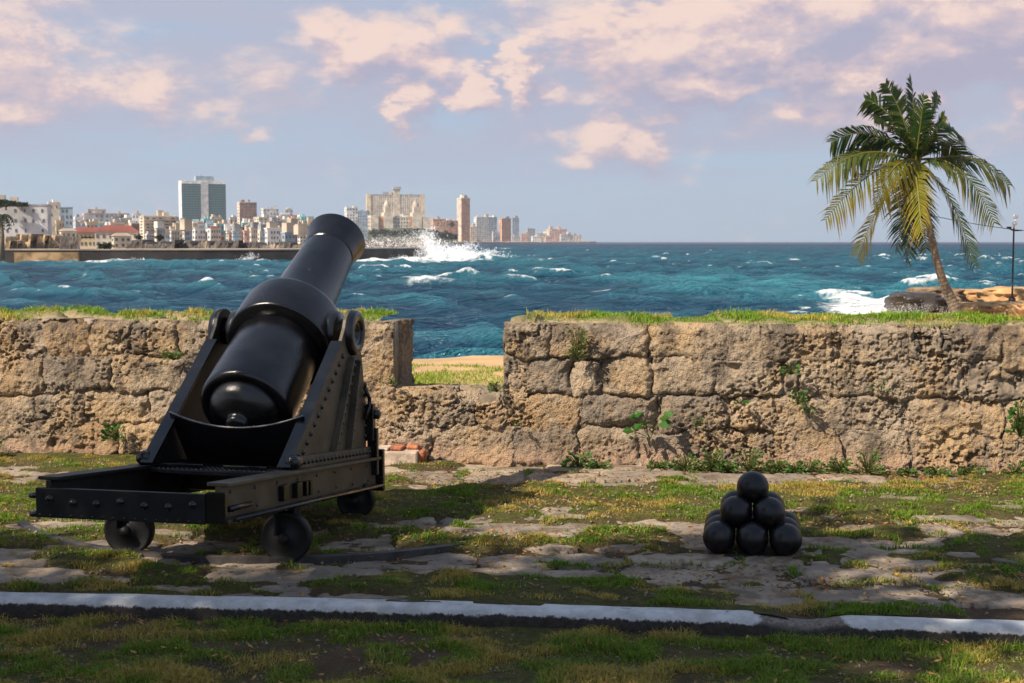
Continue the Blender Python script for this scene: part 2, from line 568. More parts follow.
make_stone(); make_paint(); make_plate(); make_iron_ball(); make_water(); make_soil(); make_flag(); make_kerb()
attr_mat('grass_blades', .6, .35)
attr_mat('dry_leaves', .8, .2)
attr_mat('palm_leaf', .45, .38, spec=.45)
attr_mat('tree_leaf', .5, .35)
attr_mat('weed_leaf', .45, .35, spec=.45)
simple('mortar', (.21, .165, .12), .95, .4, 9, bs=.8, bscale=35)
simple('sand', (.47, .30, .145), .95, .18, 1.2, bs=.6, bscale=14)
simple('rust_iron', (.045, .040, .038), .6, .4, 12, bs=.3)
simple('brick_red', (.36, .13, .06), .95, .45, 14, bs=1.0, bscale=25)
simple('pale_render', (.42, .33, .26), .95, .35, 8, bs=1.0, bscale=25)
simple('trunk_bark', (.21, .155, .105), .9, .3, 9, bs=.8, bscale=20)
simple('lamp_metal', (.02, .02, .022), .5, .2)
simple('lamp_glass', (.75, .77, .78), .25, .05)
simple('worn_steel', (.16, .16, .17), .4, .3, 30, metallic=.6)
simple('coconut', (.16, .13, .03), .6, .3)
simple('wet_rock', (.045, .038, .032), .45, .45, 2.0, bs=.9, bscale=6)
simple('brown_rock', (.20, .135, .08), .85, .45, 2.0, bs=.9, bscale=6)
simple('orange_rock', (.46, .27, .12), .9, .28, 1.5, bs=.9, bscale=6)
simple('weed_stem', (.10, .12, .03), .7, .2)
def make_top_earth():
    m, t = material('top_earth')
    co = t.n('ShaderNodeTexCoord').outputs['Object']
    gr = t.n('ShaderNodeAttribute', attribute_name='grass').outputs['Fac']
    b = t.noise(co, 22, 6, .7)
    c = t.mix(t.ramp(b, .35, .65), (.34, .26, .17), (.46, .37, .25))
    c = t.mix(t.m('MULTIPLY', gr, .85), c, t.mix(t.ramp(b, .35, .65), (.07, .09, .02), (.17, .16, .05)))
    finish(t, **{'Base Color': c, 'Roughness': .95, 'Specular IOR Level': .15, 'Normal': bump(t, b, .8, .03)})
make_top_earth()
simple('carriage_black', (.009, .009, .010), .55, .35, 6, bs=.2)
MATS['carriage_black'].node_tree.nodes['Principled BSDF'].inputs['Specular IOR Level'].default_value = .3
# ================================================================== the parapet wall
WA, WB = on_level(0, 455, 0), on_level(1024, 475, 0)
WU = (WB - WA).normalized()
WN = Vector((WU.y, -WU.x, 0))                       # towards the camera


def wall_uv(x, y):
    d = ray(x, y); o = Vector((0, 0, EYE))
    t = (WA - o).dot(WN) / d.dot(WN)
    p = o + d * t
    return (p - WA).dot(WU), p.z


def wall_pt(u, v, out=0.0):
    return WA + WU * u + Vector((0, 0, v)) + WN * out


WALL_H = 1.215
U_GAP0, U_GAP1 = wall_uv(391, 330)[0], wall_uv(505, 330)[0]
SILL_H = .655


def split_sheet(P, ids, back, name, mat, parent, rest=None, smooth=False):
    """P (r,c,3) points, ids (r-1,c-1); every id becomes one piece with a skirt along 'back'"""
    r, c = ids.shape
    back = np.asarray(back, float)
    made = {}
    for i in np.unique(ids):
        M = ids == i
        ys, xs = np.nonzero(M)
        if len(ys) < 6:
            continue
        idx = np.arange((r + 1) * (c + 1)).reshape(r + 1, c + 1)
        q = np.stack([idx[ys, xs], idx[ys, xs + 1], idx[ys + 1, xs + 1], idx[ys + 1, xs]], 1)
        Mp = np.pad(M, 1)
        sk = []
        for dy, dx, a, b in ((-1, 0, (0, 0), (0, 1)), (1, 0, (1, 1), (1, 0)), (0, -1, (1, 0), (0, 0)), (0, 1, (0, 1), (1, 1))):
            e = ~Mp[ys + 1 + dy, xs + 1 + dx]
            sk.append(np.stack([idx[ys[e] + a[0], xs[e] + a[1]], idx[ys[e] + b[0], xs[e] + b[1]]], 1))
        sk = np.concatenate(sk)
        used, inv = np.unique(q, return_inverse=True)
        q = inv.reshape(-1, 4)
        sk = np.searchsorted(used, sk)
        V = P.reshape(-1, 3)[used]
        bu, binv = np.unique(sk, return_inverse=True)
        bi = binv.reshape(-1, 2) + len(V)
        V2 = V[bu] + back
        skq = np.stack([sk[:, 1], sk[:, 0], bi[:, 0], bi[:, 1]], 1)
        nm, mt = (name, mat) if i >= 0 else rest
        me = np_mesh(nm, np.concatenate([V, V2]), np.concatenate([q, skq]))
        o = link(nm, me, mt, parent)
        if smooth:
            me.polygons.foreach_set('use_smooth', np.ones(len(me.polygons), bool))
        made[int(i)] = o
    return made


def stone_field(U, V, stones, warp=.03, gap=.012, seed=3):
    """U,V vertex grids; stones: list of (u0,u1,v0,v1,radius); gives id, depth inside the stone"""
    wu = U + warp * 2 * (fbm(U * 7, V * 7, 3, seed) - .5) + .012 * (fbm(U * 40, V * 40, 2, seed + 9) - .5)
    wv = V + warp * 2 * (fbm(U * 7, V * 7, 3, seed + 20) - .5) + .012 * (fbm(U * 40, V * 40, 2, seed + 29) - .5)
    best = np.full(U.shape, 9.0); sec = np.full(U.shape, 9.0); sid = np.full(U.shape, -1)
    us, vs = U[0, :], V[:, 0]
    for i, (u0, u1, v0, v1, rr) in enumerate(stones):
        ci = np.searchsorted(us, [u0 - .2, u1 + .2]); ri = np.searchsorted(vs, [v0 - .2, v1 + .2])
        sl = (slice(max(ri[0], 0), ri[1]), slice(max(ci[0], 0), ci[1]))
        hu, hv = (u1 - u0) / 2, (v1 - v0) / 2
        rr = min(rr, hu * .95, hv * .95)
        dx = np.abs(wu[sl] - (u0 + u1) / 2) - (hu - rr); dy = np.abs(wv[sl] - (v0 + v1) / 2) - (hv - rr)
        d = np.hypot(np.maximum(dx, 0), np.maximum(dy, 0)) + np.minimum(np.maximum(dx, dy), 0) - rr
        b, s, k = best[sl], sec[sl], sid[sl]
        nb = d < b
        s[:] = np.where(nb, b, np.minimum(s, d)); k[:] = np.where(nb, i, k); b[:] = np.where(nb, d, b)
    jd = np.minimum(gap - best, (sec - best) / 2)
    sid = np.where(best > gap, -1, sid)
    return sid, np.maximum(jd, 0), best


def add_rubble(stones, u0, u1, v0, v1, n, smin, smax, rng):
    """small stones thrown into the places no block covers"""
    S = [list(s) for s in stones]
    new = []
    for _ in range(n):
        a = rng.uniform(smin, smax); b = a * rng.uniform(.55, .9)
        cu, cv = rng.uniform(u0, u1), rng.uniform(v0, v1)
        ok = True
        for s in S + new:
            dx = abs(cu - (s[0] + s[1]) / 2) - (s[1] - s[0]) / 2 - a * .45
            dy = abs(cv - (s[2] + s[3]) / 2) - (s[3] - s[2]) / 2 - b * .45
            if max(dx, dy) < -.004:
                ok = False; break
        if ok:
            new.append([cu - a / 2, cu + a / 2, cv - b / 2, cv + b / 2, a * .35])
    return S + new


def px_block(x0, x1, y0, y1, rad=.03):
    ua, va = wall_uv(x0, y1); ub, vb = wall_uv(x1, y0)
    return [ua, ub, va, vb, rad]


right_blocks = [(505, 547, 322, 358), (549, 586, 328, 356), (588, 648, 325, 361), (649, 726, 325, 360), (727, 768, 327, 362), (769, 838, 324, 362),
                (839, 914, 324, 363), (915, 1000, 324, 362), (1001, 1060, 322, 372), (504, 570, 359, 394), (571, 597, 365, 398), (599, 650, 362, 396), (651, 714, 362, 397),
                (716, 787, 364, 398), (801, 874, 364, 398), (876, 966, 363, 399), (582, 656, 399, 428), (659, 725, 401, 431), (730, 806, 402, 430),
                (812, 903, 400, 430), (907, 1003, 402, 433), (1006, 1060, 405, 440), (505, 578, 397, 428), (580, 636, 431, 466), (640, 706, 433, 468), (708, 775, 433, 468),
                (777, 842, 432, 470), (844, 908, 433, 472), (912, 985, 436, 473), (990, 1060, 443, 476), (515, 577, 431, 464)]
left_blocks = [(-60, -4, 320, 356), (-2, 44, 320, 356), (46, 84, 322, 358), (86, 126, 323, 356), (128, 176, 322, 357), (178, 230, 322, 358), (232, 290, 322, 358), (292, 352, 322, 358),
               (360, 391, 322, 384), (-60, 38, 358, 394), (41, 109, 358, 393), (112, 180, 359, 393), (182, 244, 360, 394), (246, 300, 360, 394), (302, 356, 360, 396),
               (-60, 30, 396, 424), (32, 82, 396, 424), (86, 148, 395, 422), (151, 196, 395, 424), (198, 260, 396, 426), (262, 330, 397, 427), (332, 366, 399, 428),
               (-60, 52, 426, 455), (54, 114, 425, 454), (117, 176, 425, 456), (178, 240, 428, 458), (242, 310, 429, 459), (312, 372, 430, 460)]
sill_blocks = [(368, 423, 387, 428), (426, 476, 392, 424), (479, 502, 398, 426), (374, 428, 431, 461), (430, 512, 428, 464)]

wall = empty('stone_wall', WA)
wall.location = (0, 0, 0)
tag(wall, 'low eroded limestone parapet wall with an embrasure gap, behind the cannon', 'wall')
rng = np.random.default_rng(11)


def profile_top(u):
    """ragged top edge of the wall"""
    t = np.where((u > U_GAP0 + .02) & (u < U_GAP1 - .02), SILL_H, WALL_H)
    # broken sill beside the right merlon
    t = np.where((u > U_GAP1 - .42) & (u < U_GAP1 - .02), SILL_H - .04 - .06 * vnoise(u * 6, u * 0 + 3.3, 4), t)
    return t + .035 * (fbm(u * 4, u * 0 + .7, 3, 5) - .5)


def wall_relief(U, V, sid, jd, seed=0, n=400):
    rg = np.random.default_rng(5 + seed)
    off = rg.uniform(-.014, .016, n + 1); pit = rg.uniform(.15, 1.0, n + 1)
    tu = rg.uniform(-.06, .06, n + 1)
    k = np.where(sid < 0, n, sid)
    jm = .10 + .85 * sstep(.46, .66, fbm(U * 1.4, V * 3.2, 3, 45))       # joints: open here, weathered flush there
    h = off[k] + .048 * jm * (1 - np.exp(-jd / .018)) - .048 * jm + tu[k] * (vnoise(U * 3, V * 3, 3) - .5)
    rid = 1 - np.abs(2 * fbm(U * 9, V * 10, 5, 46, .65) - 1)
    h += .050 * (fbm(U * 3.8, V * 4.2, 5, 50, .6) - .5) + .016 * (rid - .7) + .024 * (fbm(U * 26, V * 26, 3, 60, .7) - .5)
    # holes of the coral stone: ragged cavities in patches, and scattered small ones
    reg = sstep(.40, .60, fbm(U * 1.7, V * 2.1, 3, 77))
    cav = sstep(.585, .64, fbm(U * 17, V * 20, 4, 71, .62))
    cav2 = sstep(.58, .64, fbm(U * 40, V * 44, 3, 72, .6))
    w1 = worley(U * 16 + 2.2 * fbm(U * 9, V * 9, 3, 7), V * 17 + 2.2 * fbm(U * 9, V * 9, 3, 8), 1)
    h -= (.008 + .036 * reg) * cav * (.25 + .75 * pit[k])
    h -= .013 * (.25 + reg) * cav2
    h -= .030 * sstep(.30, .08, w1) * reg * pit[k]
    # broken away corners
    h -= .05 * sstep(.62, .75, fbm(U * 2.6, V * 2.6, 3, 83)) * sstep(.14, .0, jd)
    h = np.where(sid < 0, -.012 - .035 * jm + .07 * (fbm(U * 14, V * 14, 4, 90) - .5) - .03 * cav, h)
    return h


def build_face(u0, u1, blocks, seed, parent, rub=900):
    st = [px_block(*b, rad=.055) for b in blocks]
    st = add_rubble(st, u0, u1, .0, WALL_H, rub, .05, .15, np.random.default_rng(seed))
    g = .0082
    nu = int((u1 - u0) / g); nv = int(1.26 / g)
    us = np.linspace(u0, u1, nu + 1); vs = np.linspace(-.06, 1.2, nv + 1)
    U, V = np.meshgrid(us, vs)
    top = profile_top(us)
    sid, jd, _ = stone_field(U, V, st, .062, .010)
    H = wall_relief(U, V, sid, jd, seed, len(st))
    # squeeze rows so that the uppermost row follows the ragged top, rounded over
    Vt = -.06 + (V + .06) / 1.26 * (np.maximum(top, .3)[None, :] + .06)
    full = top > 1.0
    Vr = np.where(full[None, :], Vt, np.minimum(V, top[None, :]))
    H -= .05 * sstep(.06, 0, (top[None, :] - Vr)) * (.5 + vnoise(U * 9, V * 0, 12))
    H += .05 * sstep(.16, 0, Vr)                                      # the foot of the wall spreads a little
    X = np.array(WA)[None, None] + np.array(WU) * U[..., None] + np.array(WN) * H[..., None]
    X[..., 2] += Vr
    cid = sid[:-1, :-1].copy()
    flat = (Vr[1:, :-1] - Vr[:-1, :-1]) < 1e-5                        # cells folded away above the sill
    cid[flat] = -2
    keep = cid != -2
    cid2 = np.where(keep, cid, -5)
    made = split_sheet(X, cid2, -np.array(WN) * .16, 'stone', MATS['limestone'], parent, ('mortar', MATS['mortar']))
    if -5 in made:
        o = made.pop(-5); me = o.data; bpy.data.objects.remove(o); bpy.data.meshes.remove(me)
    return made


U_L, U_R = wall_uv(-60, 400)[0] - 1.2, wall_uv(1060, 400)[0] + 1.0
far_left = [(-260, -160, 322, 356), (-158, -62, 322, 358), (-260, -180, 358, 394), (-178, -62, 358, 394), (-260, -150, 396, 424), (-148, -62, 396, 424), (-260, -62, 426, 455)]
far_right = [(1062, 1200, 322, 360), (1062, 1140, 374, 404), (1142, 1240, 362, 400), (1062, 1180, 442, 478), (1062, 1200, 406, 440)]
build_face(U_L, U_R, far_left + left_blocks + sill_blocks + right_blocks + far_right, 3, wall)


# end faces of the two merlons, the sill top and the body of the wall
def sheet_block(o, du, dv, lu, lv, nrm, name, seed, parent, blocks):
    g = .012
    us = np.linspace(0, lu, int(lu / g) + 1); vs = np.linspace(0, lv, int(lv / g) + 1)
    U, V = np.meshgrid(us, vs)
    sid, jd, _ = stone_field(U, V, blocks, seed=seed)
    H = wall_relief(U + seed * 3.3, V + seed, sid, jd, seed, len(blocks)) * .8 - .03
    X = np.array(o)[None, None] + np.array(du) * U[..., None] + np.array(dv) * V[..., None] + np.array(nrm) * H[..., None]
    split_sheet(X, sid[:-1, :-1], -np.array(nrm) * .12, name, MATS['limestone'], parent, ('mortar', MATS['mortar']))


UP = Vector((0, 0, 1))
THK = .95
lc = wall_pt(U_GAP0, SILL_H - .06, -.02)
ld = (WU * .12 - WN * .50).normalized()
sheet_block(lc, ld, UP, .55, WALL_H - SILL_H + .06, Vector((ld.y, -ld.x, 0)), 'stone', 6, wall, [[0, .60, .0, .64, .04]])
rc = wall_pt(U_GAP1, SILL_H - .10, -.02)
rd = (-WN).normalized()
sheet_block(rc, rd, UP, .95, WALL_H - SILL_H + .10, -WU, 'stone', 8, wall, [[0, .45, 0, .34, .04], [.46, .95, 0, .30, .04], [0, .40, .35, .66, .05], [.42, .95, .31, .66, .05]])
sc = wall_pt(U_GAP0 - .05, SILL_H, -.03)
sheet_block(sc, WU, -WN, U_GAP1 - U_GAP0 + .1, .55, UP, 'stone', 9, wall, [[0, .45, 0, .5, .04], [.46, .80, 0, .5, .04], [.81, 1.1, .1, .5, .05]])


def slab(u0, u1, v0, v1, o0, o1, sl0=0.0, sl1=0.0):
    a = [wall_pt(u0, v0, o0), wall_pt(u1, v0, o0), wall_pt(u1 + sl1, v0, o1), wall_pt(u0 + sl0, v0, o1)]
    b = [wall_pt(u0, v1, o0), wall_pt(u1, v1, o0), wall_pt(u1 + sl1, v1, o1), wall_pt(u0 + sl0, v1, o1)]
    return a + b


core = MB()
core.hexa(slab(U_L, U_GAP0 - .10, -.2, WALL_H - .05, -.09, -THK, 0, .06))
core.hexa(slab(U_GAP1 + .07, U_R, -.2, WALL_H - .05, -.09, -THK))
core.hexa(slab(U_GAP0 - .099, U_GAP1 + .069, -.2, SILL_H - .07, -.095, -THK + .02))
core.build('rubble_core', MATS['mortar'], wall)

# ================================================================== the paved ground
GROUND_Y0, GROUND_Y1 = 6.75, 12.4


def kerb_y(x):
    """back edge of the kerb in metres at world x"""
    pts = [(-60, 588), (0, 590), (200, 594), (400, 598), (600, 604), (760, 610), (900, 615), (1024, 619), (1100, 622)]
    ws = [on_level(px, py, .03) for px, py in pts]
    return np.interp(x, [w.x for w in ws], [w.y for w in ws])


def grass_cover(x, y):
    """how much of the paving is grown over, 0..1"""
    n = fbm(x * .9 + 3.1, y * 1.7 + 1.2, 4, 101, .55)
    n2 = fbm(x * 3.2, y * 5.0, 3, 111)
    b = n * .65 + n2 * .35
    for (px, py, rx, ry, w) in [(640, 508, 110, 12, .16), (440, 545, 120, 16, .12), (330, 525, 90, 22, .10), (90, 470, 110, 9, .16), (40, 510, 60, 18, .12), (760, 482, 150, 5, .10),
                                (900, 505, 120, 14, .06), (960, 545, 110, 14, .06), (560, 560, 90, 12, .05), (620, 470, 60, 4, .06), (250, 585, 200, 5, .05),
                                (450, 476, 70, 7, -.22), (180, 480, 50, 6, -.10), (870, 476, 170, 4, -.12), (680, 527, 60, 9, -.12), (790, 570, 130, 8, -.16),
                                (880, 550, 80, 8, -.08), (520, 470, 60, 6, -.10), (690, 486, 80, 6, -.08), (60, 578, 90, 8, -.10), (250, 575, 60, 6, -.08)]:
        c = on_level(px, py, 0); s = c.y / F
        b = b + w * np.exp(-(((x - c.x) / (rx * s)) ** 2 + ((y - c.y) / (ry * c.y * s / EYE)) ** 2))
    return sstep(.437, .56, b)


ground = None
xs = np.linspace(-5.6, 5.6, 281)
ys = np.linspace(0, 1, 150)
GX, T = np.meshgrid(xs, ys)
GY = (kerb_y(GX) - .075) * (1 - T) + 12.9 * T
cov = grass_cover(GX, GY)
GZ = -.018 + .050 * cov + .022 * (fbm(GX * 3, GY * 3, 4, 121) - .5) + .012 * (fbm(GX * 12, GY * 12, 3, 131) - .5)
gi = np.arange(GX.size).reshape(GX.shape)
gq = np.stack([gi[:-1, :-1], gi[:-1, 1:], gi[1:, 1:], gi[1:, :-1]], -1).reshape(-1, 4)
me = np_mesh('ground', np.stack([GX, GY, GZ], -1).reshape(-1, 3), gq)
set_attr(me, 'grass', cov.ravel())
pave = link('ground', me, MATS['soil'], None, True)
tag(pave, 'worn terrace ground of soil, flagstones and patchy grass before the wall', None, None, 'structure')

# flagstones: uneven slabs between the kerb and the wall
prng = np.random.default_rng(21)
slabs = []
y = 7.2
while y < 12.0:
    dy = prng.uniform(.26, .52) * (1.15 if y > 10 else 1)
    x = -5.6 + prng.uniform(0, .4)
    while x < 5.6:
        dx = prng.uniform(.35, 1.15)
        slabs.append([x + .015, x + dx - .015, y + .015 + prng.uniform(-.05, .05), y + dy - .015 + prng.uniform(-.05, .05), prng.uniform(.05, .13)])
        x += dx
    y += dy
g = .022
sx = np.linspace(-5.6, 5.6, int(11.2 / g) + 1); sy = np.linspace(7.1, 12.1, int(5.0 / g) + 1)
SX, SY = np.meshgrid(sx, sy)
sid, jd, _ = stone_field(SX, SY, slabs, warp=.085, gap=.006, seed=31)
rg = np.random.default_rng(33)
offs = rg.uniform(-.012, .022, len(slabs) + 1); tx = rg.uniform(-.03, .03, len(slabs) + 1)
k = np.where(sid < 0, len(slabs), sid)
SZ = offs[k] + .016 * (1 - np.exp(-jd / .02)) - .016 + .030 * (fbm(SX * 3, SY * 4, 4, 141) - .5) + .016 * (fbm(SX * 13, SY * 13, 3, 151) - .5)
SZ -= .02 * sstep(.30, .1, worley(SX * 6, SY * 7, 4)) * (fbm(SX * 2, SY * 2, 2, 161) > .5)
cells = sid[:-1, :-1].copy()
cv = grass_cover(SX, SY)[:-1, :-1]
soilz = -.018 + .050 * cv + .022 * (fbm(SX * 3, SY * 3, 4, 121) - .5)[:-1, :-1]
ky = kerb_y(SX[:-1, :-1])
hide = (cells < 0) | (SZ[:-1, :-1] < soilz - .03) | (SY[:-1, :-1] < ky + .02)
wallu = (SX[:-1, :-1] - WA.x) * WU.x + (SY[:-1, :-1] - WA.y) * WU.y
wally = (SX[:-1, :-1] - WA.x) * WN.x + (SY[:-1, :-1] - WA.y) * WN.y
hide |= wally < -.02
cells[hide] = -7
P = np.stack([SX, SY, SZ], -1)
made = split_sheet(P, cells, (0, 0, -.06), 'flagstone', MATS['worn_paving'], pave, ('flagstone', MATS['worn_paving']))
if -7 in made:
    o = made.pop(-7); me = o.data; bpy.data.objects.remove(o); bpy.data.meshes.remove(me)

# lawn in front of the kerb, one step lower, running under the camera
LX = np.linspace(-14, 14, 200); LT = np.linspace(0, 1, 120)
LXX, LTT = np.meshgrid(LX, LT)
LYY = -10 * (1 - LTT) + (kerb_y(LXX) - .10) * LTT
LZZ = -.062 + .03 * (fbm(LXX * 2, LYY * 2, 4, 171) - .5)
li = np.arange(LXX.size).reshape(LXX.shape)
me = np_mesh('lawn', np.stack([LXX, LYY, LZZ], -1).reshape(-1, 3), np.stack([li[:-1, :-1], li[:-1, 1:], li[1:, 1:], li[1:, :-1]], -1).reshape(-1, 4))
set_attr(me, 'grass', sstep(.40, .62, fbm(LXX * 1.6, LYY * 2.5, 4, 181)).ravel())
tag(link('lawn', me, MATS['soil'], None, True), 'shaded strip of lawn in front of the white kerb', None, None, 'structure')

# kerb
kx = np.linspace(-6.5, 6.5, 900)
kb = kerb_y(kx)
prof = [(-.02, -.14), (-.02, .018), (-.04, .032), (-.135, .032), (-.165, .016), (-.18, -.02), (-.19, -.11)]
px_of = np.array([to_px((a, b - .1, .03))[0] for a, b in zip(kx, kb)])
sunk = np.interp(px_of, [750, 790, 812, 852], [0, 1, 1, 0])
KV = []
for j, (o_, z_) in enumerate(prof):
    zz = z_ + .010 * (fbm(kx * 5, kx * 0 + j, 3, 191) - .5) - sunk * (.030 if z_ > -.04 else 0)
    yy = kb + o_ + .014 * (fbm(kx * 4, kx * 0 + j * .5, 4, 201) - .5)
    KV.append(np.stack([kx, yy, zz], -1))
KV = np.stack(KV)
ki = np.arange(KV.shape[0] * KV.shape[1]).reshape(KV.shape[:2])
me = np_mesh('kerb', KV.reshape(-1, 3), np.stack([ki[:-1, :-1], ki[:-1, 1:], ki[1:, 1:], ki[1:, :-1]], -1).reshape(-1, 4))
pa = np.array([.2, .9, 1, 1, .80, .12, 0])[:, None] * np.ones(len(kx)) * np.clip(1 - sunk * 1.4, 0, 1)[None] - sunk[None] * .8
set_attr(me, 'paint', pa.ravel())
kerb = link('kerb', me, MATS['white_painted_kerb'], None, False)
tag(kerb, 'long low kerb with its top painted white, worn through at the right', 'kerb')

# ================================================================== land behind the wall, shore and city ground
TX = np.linspace(-60, 60, 241); TY = np.concatenate([np.linspace(12.9, 24, 90), np.linspace(24.6, 100, 120)])
A, B = np.meshgrid(TX, TY)
edge = 16.9 + 1.6 * (fbm(A * .5, A * 0, 3, 211) - .5) + np.where(A < -.75, -.55, 0)
land = .52 + .10 * (fbm(A * .8, B * .8, 4, 221) - .5) + .03 * (B - 13)* 0
drop = sstep(0, 6.5, B - edge)
Z = land * (1 - drop) - 2.9 * drop
pen = sstep(9, 15, A) * (1 - sstep(66, 78, B + 3 * fbm(A * .3, A * 0, 3, 231)))            # the rocky point on the right
pen *= sstep(12.5, 17.5, A - .035 * B + 2.2 * (fbm(B * .12, B * 0, 3, 233) - .5) + 1.2)
zp = -.2 - 1.25 * sstep(16, 55, B) + .25 * (fbm(A * .5, B * .5, 4, 241) - .5)
Z = np.maximum(Z, np.where(pen > 0, zp * pen + (-2.9) * (1 - pen), -9))
ti = np.arange(A.size).reshape(A.shape)
me = np_mesh('headland', np.stack([A, B, Z], -1).reshape(-1, 3), np.stack([ti[:-1, :-1], ti[:-1, 1:], ti[1:, 1:], ti[1:, :-1]], -1).reshape(-1, 4))
tag(link('headland', me, MATS['sand'], None, True), 'bare sandy headland seen through the gap in the wall', None, None, 'structure')

# ================================================================== the sea
nr, nc = 900, 600
FAR = 1300.0
rr = 30 * (FAR / 30) ** np.linspace(0, 1, nr)
aa = np.linspace(-.50, .50, nc)
RR, AA = np.meshgrid(rr, aa, indexing='ij')
OX, OY = RR * np.tan(AA), RR.copy()
wrng = np.random.default_rng(51)
OZ = np.zeros_like(OX); DX = np.zeros_like(OX); DY = np.zeros_like(OX); ST = np.zeros_like(OX)
amp_mod = .45 + 1.1 * fbm(OX * .03, OY * .03, 3, 251)
for i in range(64):
    lam = 1.7 * (15 / 1.7) ** wrng.uniform(0, 1)
    th = R(-38) + wrng.normal(0, .50)                 # swell running in towards the left shore and the camera
    kx_, ky_ = math.sin(th), -math.cos(th)
    kk = 2 * math.pi / lam
    am = .0098 * lam ** .90
    ph = kk * (kx_ * OX + ky_ * OY) + wrng.uniform(0, 6.28)
    att = np.clip(lam / (.011 * RR) - .25, 0, 1)
    a_ = am * att * amp_mod
    OZ += a_ * np.cos(ph); DX -= .9 * a_ * kx_ * np.sin(ph); DY -= .9 * a_ * ky_ * np.sin(ph); ST += a_ * kk * np.cos(ph)
foam = sstep(.34, .80, ST) * .85 * sstep(.42, .58, fbm(OX * .05, OY * .03, 3, 261))
shallow_crest = np.zeros_like(OX)


def sea_blob(px, py, rx, ry):
    c = on_level(px, py, SEA)
    return np.exp(-(((OX - c.x) / (rx * c.y / F)) ** 2 + ((OY - c.y) / (ry * c.y ** 2 / (F * (EYE - SEA)))) ** 2))


for (px, py, rx, ry, w) in [(432, 287, 34, 1.6, .85), (505, 291, 20, 1.2, .6), (540, 281, 40, 1.0, .5), (605, 292, 30, 1.2, .65), (700, 290, 20, 1.0, .5), (520, 284, 30, 1, .5), (795, 262, 10, 1.0, .75), (838, 281, 26, 1.3, .75), (905, 262, 12, .8, .6), (935, 262, 16, .8, .5), (870, 258, 10, .6, .7),
                            (768, 255, 8, .5, .5), (505, 249, 12, .9, .8), (538, 256, 10, .7, .8), (690, 284, 60, 1.0, .4), (780, 290, 60, 2.5, .40), (740, 296, 70, 2.5, .3), (640, 266, 14, .6, .5), (560, 268, 12, .6, .5),
                            (890, 308, 50, 12, .85), (900, 318, 66, 9, 1.0), (850, 300, 30, 5, .7), (830, 310, 24, 4, .6), (925, 293, 22, 2, .6), (860, 313, 30, 6, .9),
                            (140, 262, 26, 1.2, .95), (90, 263, 20, 1.0, .7), (215, 261, 60, .9, .75), (40, 262, 30, 1.0, .8), (250, 259, 10, 1.4, 1.0), (300, 260, 30, 1.0, .7),
                            (395, 261, 45, 1.6, 1.05), (460, 259, 42, 2.4, .85), (482, 256, 20, 1.6, .8), (435, 259, 26, 2.4, .85), (380, 270, 30, .8, .4), (430, 262, 60, 1.4, .8),
                            (560, 241.9, 80, .25, .7), (180, 285, 14, .8, .5), (75, 280, 12, .8, .5), (120, 293, 16, 1, .4), (30, 290, 20, 1, .4)]:
    foam += w * sea_blob(px, py, rx, ry) if py > 243 else 0
for (px, py, rx, ry, w) in [(780, 288, 150, 9, .55), (870, 300, 90, 12, .6), (440, 262, 90, 3, .45), (520, 258, 40, 2, .35), (700, 282, 90, 3, .3), (160, 264, 160, 2.0, .3), (930, 275, 80, 4, .3)]:
    shallow_crest += w * sea_blob(px, py, rx, ry)
shallow_crest *= .35 + 1.0 * fbm(OX * .12, OY * .12, 4, 271)
shallow_crest += .45 * sstep(.08, .50, OZ)  # crests tinted too: light showing through thin water, put into the colour
OZ += .9 * sea_blob(470, 258, 30, 2.0) + .7 * sea_blob(445, 259, 18, 2.0) + .35 * sea_blob(432, 287, 36, 1.5) + .45 * sea_blob(250, 259, 7, 1) + .3 * sea_blob(838, 281, 30, 1.4)
edge_f = sstep(FAR, FAR * .7, RR)
V = np.stack([OX + DX * edge_f, OY + DY * edge_f, SEA + OZ * edge_f], -1).reshape(-1, 3)
oi = np.arange(OX.size).reshape(OX.shape)
quads = np.stack([oi[:-1, :-1], oi[:-1, 1:], oi[1:, 1:], oi[1:, :-1]], -1).reshape(-1, 4)
# beyond: one flat sheet out to the horizon
n0 = len(V)
bx0, bx1 = FAR * math.tan(.50), 70000
ext = np.array([(-bx0, FAR, SEA), (bx0, FAR, SEA), (bx1, 70000, SEA), (-bx1, 70000, SEA)])
me = np_mesh('sea', np.concatenate([V, ext]), np.concatenate([quads, [[n0, n0 + 1, n0 + 2, n0 + 3]]]))
set_attr(me, 'foam', np.concatenate([np.clip(foam, 0, 1.0).ravel(), np.zeros(4)]))
set_attr(me, 'shallow_crest', np.concatenate([np.clip(shallow_crest, 0, 1).ravel(), np.zeros(4)]))
tag(link('sea', me, MATS['sea_water'], None, True), 'choppy teal and blue sea with white caps out to the horizon', None, None, 'structure')
# ================================================================== the cannon
BP, PL, CB = MATS['black_paint'], MATS['brown_plate'], MATS['carriage_black']
PSI = R(12.1)
gun = empty('coastal_cannon', (-2.006, 7.315, 0), -PSI)
tag(gun, 'large black muzzle-loading cannon raised on a riveted sliding carriage with small wheels', 'cannon')


def rb(a): return .435 - .098 * a          # underside of the sloping chassis rails
def rt(a): return rb(a) + .215


